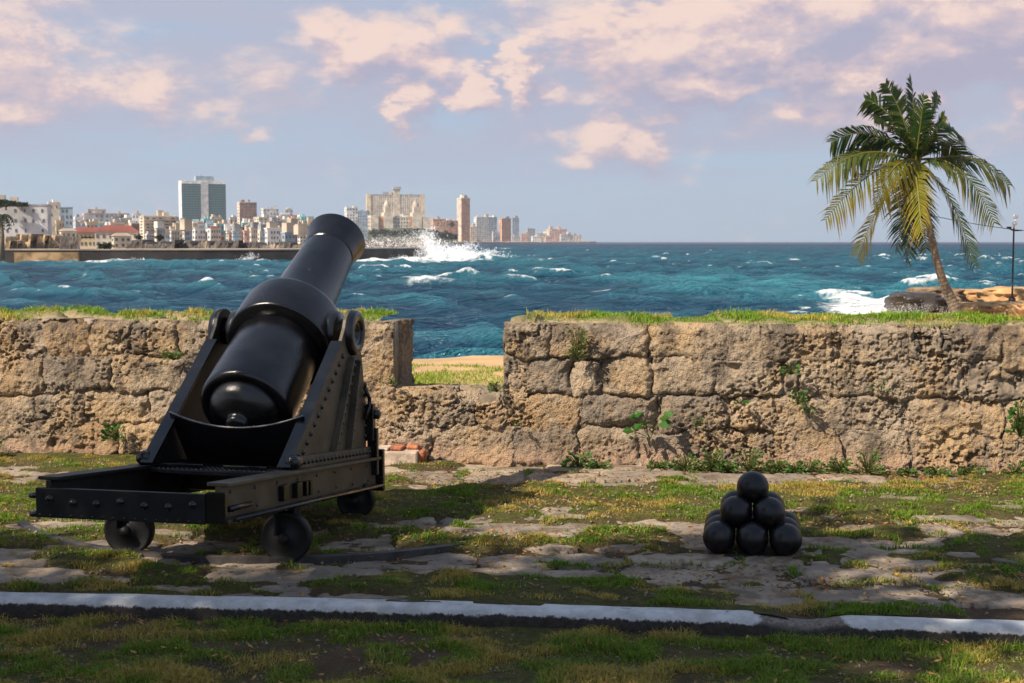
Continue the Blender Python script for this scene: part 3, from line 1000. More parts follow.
for s, nm in ((-1, 'left'), (1, 'right')):
    c = .485 * s
    m = MB()
    a0, a1 = 0.0, 2.64
    def strip(b0, b1, zf0, zf1, a0=a0, a1=a1):
        m.hexa([(b0, a0, zf0(a0)), (b1, a0, zf0(a0)), (b1, a1, zf0(a1)), (b0, a1, zf0(a1)),
                (b0, a0, zf1(a0)), (b1, a0, zf1(a0)), (b1, a1, zf1(a1)), (b0, a1, zf1(a1))])
    strip(c - .016, c + .016, lambda a: rb(a) + .021, lambda a: rt(a) - .021)
    strip(c - .062, c + .062, lambda a: rt(a) - .020, lambda a: rt(a))
    strip(c - .062, c + .062, lambda a: rb(a), lambda a: rb(a) + .020)
    rail = m.build('chassis_rail', PL if s > 0 else CB, gun, .004)
    rv = MB()
    for k in range(9):
        a = .12 + k * .33
        rv.rivet((c + .016 * s, a, rt(a) - .055), (s, 0, 0), .011); rv.rivet((c + .016 * s, a + .03, rb(a) + .055), (s, 0, 0), .011)
    stuff(rv.build('rivets', BP, rail))
    if s > 0:
        for a in (.80, 1.02, 1.17, 1.24):                            # bolted clips and stops along the web
            q = MB(); q.box((c + .017, a, rb(a) + .05), (c + .052, a + .035 + .05 * (a < 1.1), rb(a) + .14)); q.build('clip', BP, rail, .004)
        q = MB(); q.tube([(c + .03, .06, .50), (c + .03, .36, .475)], .016, 8); q.build('hook_bar', BP, rail)
        q = MB(); q.tube([(c + .075, .05, rb(0) + .015), (c + .075, 2.60, rb(2.60) + .015)], .012, 6); q.build('handrail', BP, rail)
        for a in (.10, .75, 1.4, 2.1, 2.55):
            q = MB(); q.box((c + .05, a, rb(a) + .002), (c + .08, a + .03, rb(a) + .022)); q.build('bracket', BP, rail)

m = MB(); m.box((-.545, -.030, .432), (.425, -.002, .592))
beam = m.build('rear_beam', CB, gun, .004)
bl = MB()
for k in range(7):
    bl.rivet((-.465 + k * .137, -.030, .525 + (.010 if k % 3 == 0 else -.006)), (0, -1, 0), .024)
stuff(bl.build('bolts', BP, beam))
rv = MB()
for k in range(16):
    rv.rivet((-.52 + k * .061, -.030, .447), (0, -1, 0), .008)
stuff(rv.build('rivets', BP, beam))
for z in (.445, .545):
    q = MB(); q.tube([(-.54, .01, z), (-.60, .01, z - .004)], [.020, .016], 8); q.build('end_lug', BP, beam)
m = MB(); m.box((.425, -.022, .436), (.535, .010, .60)); m.build('corner_bracket', BP, beam, .004)
for a, nm in ((1.55, 'cross_beam'), (2.58, 'front_beam')):
    m = MB(); m.box((-.46, a, rb(a) + .03), (.46, a + .04, rt(a) - .03)); m.build(nm, BP, gun, .004)
m = MB(); m.box((-.53, 2.645, rb(2.65) - .03), (-.44, 2.69, rt(2.65) + .06)); m.build('buffer_stop', BP, gun, .006)
m = MB(); m.box((.44, 2.645, rb(2.65) - .03), (.555, 2.69, rt(2.65) + .05)); m.build('buffer_stop', BP, gun, .006)

# traversing wheels
for a, hb, rad in ((1.03, (-.55, .465), .152), (2.40, (-.43, .44), .130)):
    for b in hb:
        w = MB()
        w.lathe([(-.055, 0), (-.055, .045), (-.045, .05), (-.04, rad * .55), (-.034, rad * .82), (-.045, rad * .9), (-.045, rad), (.035, rad - .006), (.035, rad * .9), (.02, rad * .8), (.02, 0)], (b, a, rad), (0, 1, 0), 40)
        wh = w.build('wheel', CB, gun)
        h = MB(); h.lathe([(-.095, 0), (-.095, .026), (-.07, .034), (-.05, .034)], (b, a, rad), (0, 1, 0), 16); h.build('hub', CB, wh)
        t = MB()
        sgn = 1 if b > 0 else -1
        t.box((b - .05, a - .10, rad + .02), (b - .035, a + .08, rb(a) + .01)); t.box((b + .035, a + .0, rad - .03), (b + .05, a + .10, rb(a) + .01))
        t.box((b - .055, a + .04, rad - .02), (b + .055, a + .065, rb(a) + .012))
        t.build('wheel_bracket', CB, gun, .004)

# upper carriage: two cheeks
TA, TZ = 2.25, 1.29
for s in (-1, 1):
    b0, b1 = (.445, .470) if s > 0 else (-.470, -.445)
    pts = [(1.06, rt(1.06) + .004), (1.10, rt(1.1) + .06), (2.03, TZ - .04)]
    for k in range(9):
        w = R(165 - k * 22)
        pts.append((TA + .155 * math.cos(w), TZ + .155 * math.sin(w)))
    pts += [(2.47, 1.02), (2.52, .80), (2.53, rt(2.53) + .004)]
    m = MB(); m.prism(pts, 0, b0, b1)
    ck = m.build('cheek', PL if s > 0 else CB, gun, .004)
    # flange along the sloping rear edge
    f = MB()
    i0, i1 = (b0 - .045, b1 + .012) if s > 0 else (b0 - .012, b1 + .045)
    A0, A1 = Vector((1.045, rt(1.05) + .002)), Vector((2.02, TZ - .055))
    n = Vector((-(A1 - A0).y, (A1 - A0).x)).normalized() * .022
    f.hexa([(i0, A0.x, A0.y), (i1, A0.x, A0.y), (i1, A1.x, A1.y), (i0, A1.x, A1.y),
            (i0, A0.x + n.x, A0.y + n.y), (i1, A0.x + n.x, A0.y + n.y), (i1, A1.x + n.x, A1.y + n.y), (i0, A1.x + n.x, A1.y + n.y)])
    f.build('edge_flange', BP, ck, .003)
    ob = b1 if s > 0 else b0
    sh = MB()
    sh.hexa([(min(ob, ob + .03 * s), 1.06, rt(1.06) + .001), (max(ob, ob + .03 * s), 1.06, rt(1.06) + .001), (max(ob, ob + .03 * s), 2.56, rt(2.56) + .001), (min(ob, ob + .03 * s), 2.56, rt(2.56) + .001),
             (min(ob, ob + .03 * s), 1.06, rt(1.06) + .075), (max(ob, ob + .03 * s), 1.06, rt(1.06) + .075), (max(ob, ob + .03 * s), 2.56, rt(2.56) + .075), (min(ob, ob + .03 * s), 2.56, rt(2.56) + .075)])
    shoe = sh.build('shoe', PL if s > 0 else BP, gun, .004)
    q = MB(); q.lathe([(0, 0), (0, .04), (.03, .045), (.09, .045), (.10, .03), (.10, 0)], (ob + .01 * s, 1.06, rt(1.06) + .04), (0, 1, 0) if s < 0 else (0, 1, 0), 14); q.build('roller_end', BP, shoe)
    rv = MB()
    for k in range(20):
        a = 1.16 + k * .071
        rv.rivet((ob + .03 * s, a, rt(a) + .04), (s, 0, 0), .017)
    stuff(rv.build('rivets', BP, shoe))
    rv = MB()
    for k in range(13):                                                # along the slope
        t_ = .10 + k * .070
        p = A0.lerp(A1, t_) + Vector((.075, -.045))
        rv.rivet((ob, p.x, p.y), (s, 0, 0), .020)
    for (p0, p1, cnt) in (((2.20, 1.10), (1.83, .57), 9), ((2.30, 1.08), (2.12, .54), 8), ((2.47, .95), (2.47, .52), 6)):
        for k in range(cnt):
            t_ = (k + .5) / cnt
            rv.rivet((ob + (.002 if p0[0] > 2.4 else .022) * s, p0[0] + (p1[0] - p0[0]) * t_ + .03, p0[1] + (p1[1] - p0[1]) * t_), (s, 0, 0), .019)
    stuff(rv.build('rivets', BP, ck))
    for (p0, p1) in (((2.16, 1.13), (1.78, rt(1.78) + .08)), ((2.29, 1.10), (2.08, rt(2.08) + .08))):   # stiffening ribs
        rbm = MB()
        w_ = .035
        lo, hi = sorted((ob, ob + .045 * s))
        rbm.hexa([(lo, p1[0], p1[1]), (hi, p1[0], p1[1]), (hi, p1[0] + .02, p1[1]), (lo, p1[0] + .02, p1[1]),
                  (lo, p0[0], p0[1]), (hi, p0[0], p0[1]), (hi, p0[0] + .02, p0[1]), (lo, p0[0] + .02, p0[1])])
        lo, hi = sorted((ob, ob + .012 * s))
        rbm.hexa([(lo, p1[0] + .021, p1[1]), (hi, p1[0] + .021, p1[1]), (hi, p1[0] + .085, p1[1]), (lo, p1[0] + .085, p1[1]),
                  (lo, p0[0] + .021, p0[1]), (hi, p0[0] + .021, p0[1]), (hi, p0[0] + .085, p0[1]), (lo, p0[0] + .085, p0[1])])
        rbm.build('stiffener', PL if s > 0 else BP, ck, .002)
    # trunnion bearing ring
    q = MB(); q.lathe([(0, .155), (.035, .150), (.045, .135), (.045, .085), (.0, .080), (-.02, .078)], (ob, TA, TZ), (s, 0, 0), 40)
    q.build('bearing_ring', BP, ck)
    if s > 0:                                                          # brackets on the front edge of the right cheek
        q = MB(); q.tube([(ob + .02, 2.44, .90), (ob + .035, 2.50, .82), (ob + .035, 2.50, .76), (ob + .02, 2.44, .68)], .014, 8); q.build('rope_hook', BP, ck)
        q = MB(); q.box((ob + .002, 2.50, .52), (ob + .06, 2.56, .78)); q.box((ob + .002, 2.54, rt(2.6) - .12), (ob + .075, 2.58, rt(2.5) + .2)); q.build('front_bracket', BP, ck, .005)
        q = MB(); q.lathe([(0, 0), (0, .035), (.05, .035), (.06, .02), (.06, 0)], (ob + .03, 2.57, .70), (s, 0, 0), 14); q.build('eccentric_knob', BP, ck)
m = MB()                                                               # dished transom plate with its bright curved upper edge
nn = 18
vs, fs = [], []
for i in range(nn + 1):
    t_ = i / nn; b = -.444 + .888 * t_
    sag = .085 * (1 - (2 * t_ - 1) ** 2)
    bow = .10 * (1 - (2 * t_ - 1) ** 2)
    vs += [(b, 1.36 - bow * .2, .83 - sag), (b, 1.385 - bow * .2, .83 - sag), (b * .95, 1.60 + bow * .2, rt(1.6) - .03), (b * .95, 1.63 + bow * .2, rt(1.6) - .03)]
for i in range(nn):
    o_ = i * 4; p_ = o_ + 4
    fs += [(o_, p_, p_ + 1, o_ + 1), (o_ + 2, p_ + 2, p_, o_), (o_ + 1, p_ + 1, p_ + 3, o_ + 3)]
m.add(vs, fs, False); tr = m.build('transom', CB, gun)
m = MB(); m.tube([(-.444 + .888 * i / nn, 1.372 - .02 * (1 - (2 * i / nn - 1) ** 2), .834 - .085 * (1 - (2 * i / nn - 1) ** 2)) for i in range(nn + 1)], .008, 6); m.build('rim', MATS['worn_steel'], tr)
m = MB()                                                               # deck between the rails, rounded towards the breech
pts = []
for i in range(17):
    t_ = i / 16; b = -.42 + .84 * t_
    pts.append((b, 1.04 - .14 * (1 - (2 * t_ - 1) ** 2)))
pts += [(.42, 2.4), (-.42, 2.4)]
vs = [(b, a, rt(a) - .035) for b, a in pts] + [(b, a, rt(a) - .015) for b, a in pts]
n_ = len(pts)
m.add(vs, [tuple(range(n_))[::-1], tuple(range(n_, 2 * n_))] + [(i, (i + 1) % n_, n_ + (i + 1) % n_, n_ + i) for i in range(n_)])
deck = m.build('deck_plate', CB, gun)
rv = MB()
for i in range(26):
    for j in range(5):
        b = -.38 + i * .031; a = 1.02 + j * .055
        if a > 1.05 - .14 * (1 - ((b) / .42) ** 2):
            rv.rivet((b, a, rt(a) - .015), (0, 0, 1), .008)
stuff(rv.build('tread_studs', BP, deck))
m = MB(); m.box((-.40, 1.10, rt(1.1) - .008), (-.10, 1.16, rt(1.1) + .012)); m.box((.02, 1.12, rt(1.1) - .01), (.30, 1.18, rt(1.1) + .008)); m.build('cross_bar', BP, deck, .004)

# barrel
EL = R(31.5)
T0 = Vector((0, TA, TZ)); AX = Vector((0, math.cos(EL), math.sin(EL)))
m = MB(); m.lathe([(.15, .26), (.176, .240), (.20, .234), (.60, .212), (.965, .190)], T0, AX, 64)
barrel = m.build('barrel', BP, gun)
m = MB(); m.lathe([(.960, .183), (.975, .183), (.978, .1895), (.995, .192), (1.05, .196), (1.12, .206), (1.19, .224), (1.205, .225), (1.212, .217), (1.212, .13), (1.195, .115), (.70, .115), (.70, 0)], T0, AX, 64); m.build('muzzle', BP, barrel)
m = MB(); m.lathe([(-.185, .26), (-.185, .345), (-.178, .355), (-.16, .358), (.0, .357), (.12, .350), (.150, .343), (.166, .330), (.170, .31), (.170, .20)], T0, AX, 72); m.build('reinforce_band', BP, barrel)
m = MB(); m.lathe([(-.10, .262), (-.185, .264), (-.21, .270), (-.22, .286), (-.232, .291), (-.50, .297), (-.81, .301), (-.84, .299), (-.86, .289), (-.868, .272), (-.86, .235)], T0, AX, 64); m.build('breech', BP, barrel)
m = MB(); m.lathe([(-.80, .236), (-.855, .233), (-.89, .224), (-.925, .205), (-.955, .176), (-.975, .140), (-.985, .104), (-.990, .080), (-1.0, .072), (-1.015, .073), (-1.03, .068), (-1.043, .050), (-1.05, 0)], T0, AX, 56); m.build('cascabel', BP, barrel)
for s in (-1, 1):
    m = MB(); m.lathe([(.27, .15), (.33, .15), (.375, .145), (.385, .135), (.390, .095), (.50, .095), (.505, .085), (.500, .05), (.47, .045), (.47, 0)], T0, (s, 0, 0), 40); m.build('trunnion', BP, barrel)

# curved iron rail the wheels run on
def arc_rail(cx, cy, rad, t0, t1, label, w=.06, z=.036):
    m = MB(); n = 60
    vs, fs = [], []
    for i in range(n + 1):
        t_ = t0 + (t1 - t0) * i / n
        for (dr, zz) in ((-w / 2, -.05), (-w / 2, z), (w / 2, z), (w / 2, -.05)):
            vs.append((cx + (rad + dr) * math.sin(t_), cy - (rad + dr) * math.cos(t_), zz))
    for i in range(n):
        for k in range(3):
            o_ = i * 4 + k
            fs.append((o_, o_ + 1, o_ + 5, o_ + 4))
    m.add(vs, fs)
    o = m.build('traversing_rail', MATS['rust_iron'], None)
    tag(o, label, 'rail')
    return o


arc_rail(-1.50, 10.22, 2.02, R(-62), R(36), 'curved rusty iron rail in the ground under the cannon wheels')
e1, e2 = on_level(996, 566, 0), on_level(1080, 578, 0)
arc_rail(e1.x + 1.75, e1.y + 1.35, 2.2, R(-53), R(-20), 'short piece of dark iron rail in the ground at the right edge', .07, .04)

# ================================================================== cannonballs
ball_me = None
D = .198
bc = on_level(752, 560, 0)
BROT = Matrix.Rotation(-R(9.7), 2)
ROW = {0: 'front', 1: 'middle', 2: 'back'}
COL = {0: 'left', 1: 'centre', 2: 'right'}


def ball(x, y, z, label):
    global ball_me
    if ball_me is None:
        m = MB(); m.lathe([(-D / 2 * math.cos(math.pi * k / 20), D / 2 * math.sin(math.pi * k / 20)) for k in range(21)], (0, 0, 0), (0, 0, 1), 40)
        o = m.build('cannonball', MATS['black_iron_ball']); ball_me = o.data
    else:
        o = link('cannonball', ball_me)
    q_ = BROT @ Vector((x - bc.x, y - bc.y))
    o.location = (bc.x + q_.x, bc.y + q_.y, z)
    o.rotation_euler = (random.uniform(0, 6), random.uniform(0, 6), random.uniform(0, 6))
    tag(o, label, 'cannonball', 'black cannonballs stacked in a pyramid')


y0b = bc.y + D * .5
for j in range(3):
    for i in range(3):
        if i == 1 and j == 1:
            lab = 'black iron cannonball hidden in the very middle of the pyramid base'
        else:
            lab = 'black iron cannonball in the bottom layer of the pyramid, %s row, %s' % (ROW[j], COL[i])
        ball(bc.x + (i - 1) * D * 1.005, y0b + j * D * .99, D / 2 + .012, lab)
for j in range(2):
    for i in range(2):
        ball(bc.x + (i - .5) * D * 1.005, y0b + (j + .5) * D * .99, D / 2 + .012 + D * .705, 'black iron cannonball in the second layer of the pyramid, %s %s' % (('front', 'back')[j], ('left', 'right')[i]))
ball(bc.x, y0b + D * .99, D / 2 + .012 + D * 1.41, 'single black iron cannonball on top of the pyramid')
m = MB(); m.box((-.28, .015, -.03), (.28, .58, .012)); o = m.build('iron_base_plate', MATS['rust_iron'], None, .004)
o.location = (bc.x, bc.y, 0); o.rotation_euler = (0, 0, -R(9.7))
tag(o, 'thin dark iron plate under the pyramid of cannonballs', 'plate')

# ================================================================== brick stub and drain at the wall foot
st = empty('brick_plinth', (0, 0, 0))
tag(st, 'low broken plinth of orange bricks and pale render against the wall foot', 'plinth')
pu0, pu1 = wall_uv(372, 450)[0], wall_uv(424, 450)[0]
def wb(m, u0, u1, v0, v1, o0, o1):
    return m.hexa([wall_pt(u0, v0, o1), wall_pt(u1, v0, o1), wall_pt(u1, v0, o0), wall_pt(u0, v0, o0), wall_pt(u0, v1, o1), wall_pt(u1, v1, o1), wall_pt(u1, v1, o0), wall_pt(u0, v1, o0)])
m = MB(); wb(m, pu0 - .25, pu1 - .02, -.05, .13, .0, .22); m.build('render_base', MATS['pale_render'], st, .015)
for k in range(5):
    m = MB(); u = pu0 - .18 + k * .125
    wb(m, u, u + random.uniform(.10, .121), .128, .17 + random.uniform(-.03, .02), .0, .17 + random.uniform(-.07, .04)); m.build('brick', MATS['brick_red'] if k in (1, 3, 4) else MATS['pale_render'], st, .02)
m = MB(); wb(m, pu1 - .02, pu1 + .03, -.05, .13, .02, .16); m.build('brick', MATS['brick_red'], st, .018)
du0, du1 = wall_uv(432, 465)[0], wall_uv(452, 465)[0]
m = MB(); wb(m, du0, du1, -.03, .034, .02, .12); o = m.build('drain_cover', MATS['rust_iron'], None, .004)
tag(o, 'small dark drain block at the foot of the wall below the gap', 'drain')

# ================================================================== palm on the point
PY = 59.0
palm = empty('coconut_palm', at_depth(961, 322, PY))
tag(palm, 'leaning coconut palm with yellow-green fronds on the rocky point', 'palm tree')
p0 = palm.location.copy()
tp = [(962, 330), (957, 313), (950, 297), (943, 281), (937, 262), (932, 240), (927, 215), (922, 190), (918, 166)]
pts = [at_depth(x, y, PY + .25 * math.sin(i)) - p0 for i, (x, y) in enumerate(tp)]
def smooth_path(P, n):
    P = [Vector(p) for p in P]; out = []
    for i in range(len(P) - 1):
        a, b, c, d = P[max(i - 1, 0)], P[i], P[i + 1], P[min(i + 2, len(P) - 1)]
        for k in range(n):
            t = k / n
            out.append(.5 * ((2 * b) + (c - a) * t + (2 * a - 5 * b + 4 * c - d) * t * t + (3 * b - a - 3 * c + d) * t ** 3))
    return out + [P[-1]]
sp = smooth_path(pts, 9)
m = MB()
nrad = len(sp)
m.tube(sp, [(.16 * (1 - i / nrad) ** 3 + .150 - .035 * i / nrad) * (1.0 + (.07 if i % 2 else -.03)) for i in range(nrad)], 14)
m.build('trunk', MATS['trunk_bark'], palm)
rgm = MB()
for i in range(6, nrad - 4, 2):
    a_, b_ = sp[i], sp[i + 1]
    rr_ = (.16 * (1 - i / nrad) ** 3 + .150 - .035 * i / nrad) * 1.10
    rgm.tube([a_, a_.lerp(b_, .35)], [rr_, rr_ * .92], 14, False)
stuff(rgm.build('ring_scars', MATS['trunk_bark'], palm))
CROWN = at_depth(917, 162, PY) - p0
SCL = PY / F


def frond(tx, ty, cx, cy, dep, yel, seed, droop=1.0, ll=.95):
    rg = random.Random(seed)
    twist = rg.choice((-1, 1)) * rg.uniform(.8, 1.7)
    tip = at_depth(tx, ty, PY + dep) - p0
    ctl = at_depth(cx, cy, PY + dep * .55) - p0
    P0 = CROWN + Vector((rg.uniform(-.12, .12), rg.uniform(-.15, .15), rg.uniform(-.15, .2)))
    n = 46
    cur = [P0 * (1 - t) ** 2 + ctl * 2 * t * (1 - t) + tip * t * t for t in [i / n for i in range(n + 1)]]
    m = MB(); m.tube(cur, [.045 * (1 - i / n) + .008 for i in range(n + 1)], 5)
    nv_r = len(m.v)
    cols = [(.20 + .1 * yel, .20, .04)] * nv_r
    for i in range(3, n + 1):
        for sub in (0,):
            fi = min(i - sub, n)
            i0 = int(fi); fr = fi - i0
            base = cur[i0].lerp(cur[min(i0 + 1, n)], fr)
            tg = (cur[min(i0 + 1, n)] - cur[max(i0 - 1, 0)]).normalized()
            side = tg.cross(Vector((0, 0, 1)))
            if side.length < .15:
                side = tg.cross(Vector((0, 1, 0)))
            side.normalize(); upv = side.cross(tg)
            t = fi / n
            ca_, sa_ = math.cos(twist * t), math.sin(twist * t)
            side, upv = side * ca_ + upv * sa_, upv * ca_ - side * sa_
            L = 1.30 * ll * (.35 + .65 * math.sin(math.pi * min(1, .12 + t * .80)) ** .7) * rg.uniform(.8, 1.12)
            if t > .93: L *= .7
            for s in (-1, 1):
                if rg.random() < .06: continue
                d = (side * s * rg.uniform(.72, .92) + tg * rg.uniform(.50, .70) + upv * rg.uniform(.05, .25)).normalized()
                w = rg.uniform(.040, .058)
                g1 = base + d * L * .5 + Vector((0, 0, -.13 * L * droop))
                g2 = base + d * L * .95 + Vector((0, 0, -.58 * L * droop * rg.uniform(.75, 1.2)))
                wv = tg * w
                o = len(m.v)
                m.v += [tuple(base - wv * .7), tuple(base + wv * .7), tuple(g1 + wv), tuple(g1 - wv), tuple(g2)]
                m.f += [(o, o + 1, o + 2, o + 3), (o + 3, o + 2, o + 4)]
                m.sm += [False, False]
                y_ = min(1, max(0, (.85 if yel > .6 else .6) * yel * (.3 + .9 * t) + rg.uniform(-.18, .18)))
                c0 = (.014 + .25 * y_, .050 + .22 * y_, .008 + .012 * y_)
                c1 = (c0[0] * 1.2 + .05 * y_, c0[1] * 1.02, c0[2])
                tipc = (.28, .15, .05) if rg.random() < .12 + .3 * yel else c1
                cols += [c0, c0, c1, c1, tipc]
    me = bpy.data.meshes.new('frond'); me.from_pydata(m.v, [], m.f); me.update()
    set_attr(me, 'col', np.array([(*c, 1) for c in cols]), 'FLOAT_COLOR')
    link('frond', me, MATS['palm_leaf'], palm)


FR = [  # tip, control, depth of tip, yellowness, droop, leaflet length
    (911, 77, 914, 118, .3, .02, .25, .62), (886, 84, 904, 112, -.6, .05, .35, .66), (866, 100, 890, 104, .8, .05, .6, .8), (938, 96, 932, 118, .8, .03, .45, .75),
    (897, 104, 903, 124, 1.6, .05, .5, .7), (924, 96, 921, 122, -1.2, .05, .4, .65), (875, 118, 896, 122, -1.4, .10, .7, .75), (944, 116, 934, 130, -1.2, .10, .7, .75),
    (832, 142, 872, 118, 1.2, .08, 1.0, 1.0), (817, 180, 862, 134, -.6, .42, 1.2, 1.0), (826, 219, 872, 158, -1.0, .72, 1.0, .85), 
    (858, 254, 886, 180, -1.6, .85, .75, .9), (874, 206, 892, 152, -2.3, .80, 1.1, .9), (898, 250, 902, 190, .9, .08, .6, .85), 
    (922, 234, 916, 172, -2.4, .85, .8, .95), (926, 250, 921, 190, .8, .35, .5, .75), (974, 264, 954, 186, -.8, .25, .75, .95),
    (994, 222, 962, 146, -1.2, .38, 1.0, 1.0), (1009, 186, 972, 140, .6, .35, 1.1, 1.0), (966, 164, 945, 126, 1.0, .12, 1.0, .95), (955, 132, 940, 112, 1.8, .06, .9, .9),
    (908, 262, 910, 200, 1.2, .2, .5, .7), (846, 162, 880, 122, 1.8, .08, 1.1, .95), 
    ]
for i, (tx, ty, cx_, cy_, dp, yl, dr, ll) in enumerate(FR):
    frond(tx, ty, cx_, cy_, dp, yl, 100 + i, dr, ll)
m = MB()
for i in range(7):
    a = i * .9
    c = CROWN + Vector((.26 * math.cos(a), .26 * math.sin(a), -.32 - .08 * (i % 3)))
    m.lathe([(-.13 * math.cos(math.pi * k / 8), .11 * math.sin(math.pi * k / 8)) for k in range(9)], c, (0, 0, 1), 10)
    if True:
        m.build('coconut', MATS['coconut'], palm); m = MB()

# lamp post on the point
lb = at_depth(1012, 303, 61)
lamp = empty('lamp_post', lb)
tag(lamp, 'thin black lamp post with two white globes beside the palm', 'lamp post')
H_ = (303 - 214) * 61 / F
m = MB(); m.tube([(0, 0, -.3), (0, 0, .2), (0, 0, H_ - .55)], [.055, .042, .034], 10); m.build('pole', MATS['lamp_metal'], lamp)
m = MB(); m.tube([(-.26, 0, H_ - .62), (0, 0, H_ - .74), (.32, -.1, H_ - .72)], .028, 6); m.box((-.30, -.05, H_ - .66), (-.12, .05, H_ - .56)); m.build('bracket_arm', MATS['lamp_metal'], lamp)
m = MB(); m.tube([(0, 0, H_ - .6), (.04, 0, H_ - .25)], .05, 8); m.build('lamp_neck', MATS['lamp_glass'], lamp)
m = MB(); m.lathe([(-.11 * math.cos(math.pi * k / 10), .12 * math.sin(math.pi * k / 10)) for k in range(11)], (.06, 0, H_ - .12), (0, 0, 1), 16); m.build('globe', MATS['lamp_glass'], lamp)
m = MB(); m.lathe([(-.10 * math.cos(math.pi * k / 10), .11 * math.sin(math.pi * k / 10)) for k in range(11)], (.02, -.05, H_ - .42), (0, 0, 1), 12); m.build('globe', MATS['lamp_glass'], lamp)
m = MB(); m.lathe([(-.1, 0), (-.1, .16), (.22, .15), (.30, .06), (.30, 0)], (0, 0, -.02), (0, 0, 1), 12); m.build('pole_foot', MATS['lamp_metal'], lamp)
m = MB(); m.tube([at_depth(925 + 200 * t, 214 + 46 * t - 46 * t * t * .55, 75) for t in [i / 16 for i in range(17)]], .018, 5)
tag(m.build('overhead_wire', MATS['lamp_metal']), 'thin dark wire sagging across the sky behind the palm', 'wire')


# ================================================================== rocks on the point
def rock(x0, x1, y0, y1, Y, dep, mat, label, seed, flat=.5):
    c0 = at_depth((x0 + x1) / 2, y1, Y)
    w = (x1 - x0) * Y / F; h = (y1 - y0) * Y / F
    nu, nv = 56, 30
    a = np.linspace(0, 2 * np.pi, nu, endpoint=False); b = np.linspace(-np.pi / 2, np.pi / 2, nv)
    Aq, Bq = np.meshgrid(a, b)
    def sp(t, e): return np.sign(t) * np.abs(t) ** e
    X = sp(np.cos(Bq), .5) * sp(np.cos(Aq), .6); Yq = sp(np.cos(Bq), .5) * sp(np.sin(Aq), .6); Zq = sp(np.sin(Bq), .55)
    n = fbm(X * 2.2 + seed, Zq * 3.0 + Yq * 1.7 + seed, 5, seed, .6) - .5
    led = np.abs(((Zq * 2.6 + .7 * fbm(X * 2, Yq * 2, 3, seed + 3)) % 1) - .5)
    s = 1 + .55 * n - .16 * led
    P = np.stack([X * s * w / 2 * 1.04, Yq * s * dep / 2, (Zq * .5 * (1 + .4 * n) + .5) * h * 1.05 - .02], -1)
    P[..., 2] = np.where(P[..., 2] < h * .25, P[..., 2] - .7, P[..., 2])
    id_ = np.arange(nu * nv).reshape(nv, nu)
    q = np.stack([id_[:-1], np.roll(id_, -1, 1)[:-1], np.roll(id_, -1, 1)[1:], id_[1:]], -1).reshape(-1, 4)
    o = link('shore_rock', np_mesh('shore_rock', P.reshape(-1, 3), q), MATS[mat], None, False)
    o.location = c0
    tag(o, label, 'rock', 'rocks on the shore point')


rock(889, 940, 293, 318, 66, 3.0, 'wet_rock', 'dark wet rock in the surf at the left tip of the point', 1)
rock(912, 962, 288, 312, 70, 3.5, 'brown_rock', 'brown ledge rock rising behind the wet dark rock', 2)
rock(925, 968, 301, 313, 67, 2.2, 'wet_rock', 'low dark wet slab in the surf left of the palm foot', 3)
rock(944, 990, 290, 305, 72, 4, 'orange_rock', 'flat orange ledge behind the palm trunk', 4)
rock(983, 1040, 288, 306, 67, 4, 'orange_rock', 'big orange block of rock beneath the lamp post', 5)
rock(950, 1004, 303, 322, 62.5, 3, 'orange_rock', 'low orange shelf at the foot of the palm', 6)
rock(994, 1075, 302, 324, 61, 3, 'orange_rock', 'wide pale orange shelf at the right edge before the lamp post', 7)
rock(901, 912, 312, 319, 62, .8, 'wet_rock', 'tiny dark rock alone in the white surf', 8)
rock(938, 958, 296, 306, 66, 1.6, 'brown_rock', 'small upright brown rock left of the palm trunk', 9)
# ================================================================== the town across the water
PAL = {'white': (.66, .66, .64), 'cream': (.60, .53, .43), 'beige': (.47, .40, .32), 'pale grey': (.44, .44, .45), 'grey': (.30, .31, .34), 'pink': (.58, .38, .33),
       'terracotta': (.40, .21, .14), 'turquoise': (.20, .46, .48), 'pale blue': (.40, .52, .58), 'brown': (.24, .15, .12), 'ochre': (.52, .42, .28), 'orange': (.54, .31, .19),
       'green glass': (.06, .14, .15), 'blue grey': (.26, .33, .40), 'dark': (.07, .07, .08), 'red': (.20, .06, .048), 'stone': (.36, .29, .22), 'dark stone': (.075, .065, .060)}
for k_, c_ in PAL.items():
    simple('town_' + k_, c_, .85, .28, .16)
m_, t_ = material('town_glass')
finish(t_, **{'Base Color': (.10, .11, .125), 'Roughness': .3})
m_, t_ = material('tower_glass')
finish(t_, **{'Base Color': (.02, .075, .09), 'Roughness': .25})


simple('tower_frame', (.075, .15, .165), .6, .1, .05)


def ground_z(Y): return .55 + (Y - 260) * .0008


LAND = [(-900, 4800), (-900, 244), (-60, 250), (120, 256), (320, 266), (424, 297), (426, 620), (434, 1300), (466, 1900), (525, 2600), (596, 3400), (596, 4800)]
pts = [((px - CX) / F * Y, Y, ground_z(Y)) for px, Y in LAND]
m = MB(); m.add(pts + [(p[0], p[1], -6) for p in pts], [tuple(range(len(pts)))[::-1]] + [(i, (i + 1) % len(pts), len(pts) + (i + 1) % len(pts), len(pts) + i) for i in range(len(pts))])
tag(m.build('town_shore', MATS['town_stone']), 'low shore the town is built on', None, None, 'structure')

ORD = ['leftmost', 'second from the left', 'third from the left', 'fourth from the left', 'fifth from the left', 'sixth from the left', 'seventh from the left', 'eighth from the left', 'ninth from the left', 'tenth from the left']
TOWN = []
WR = random.Random(91)


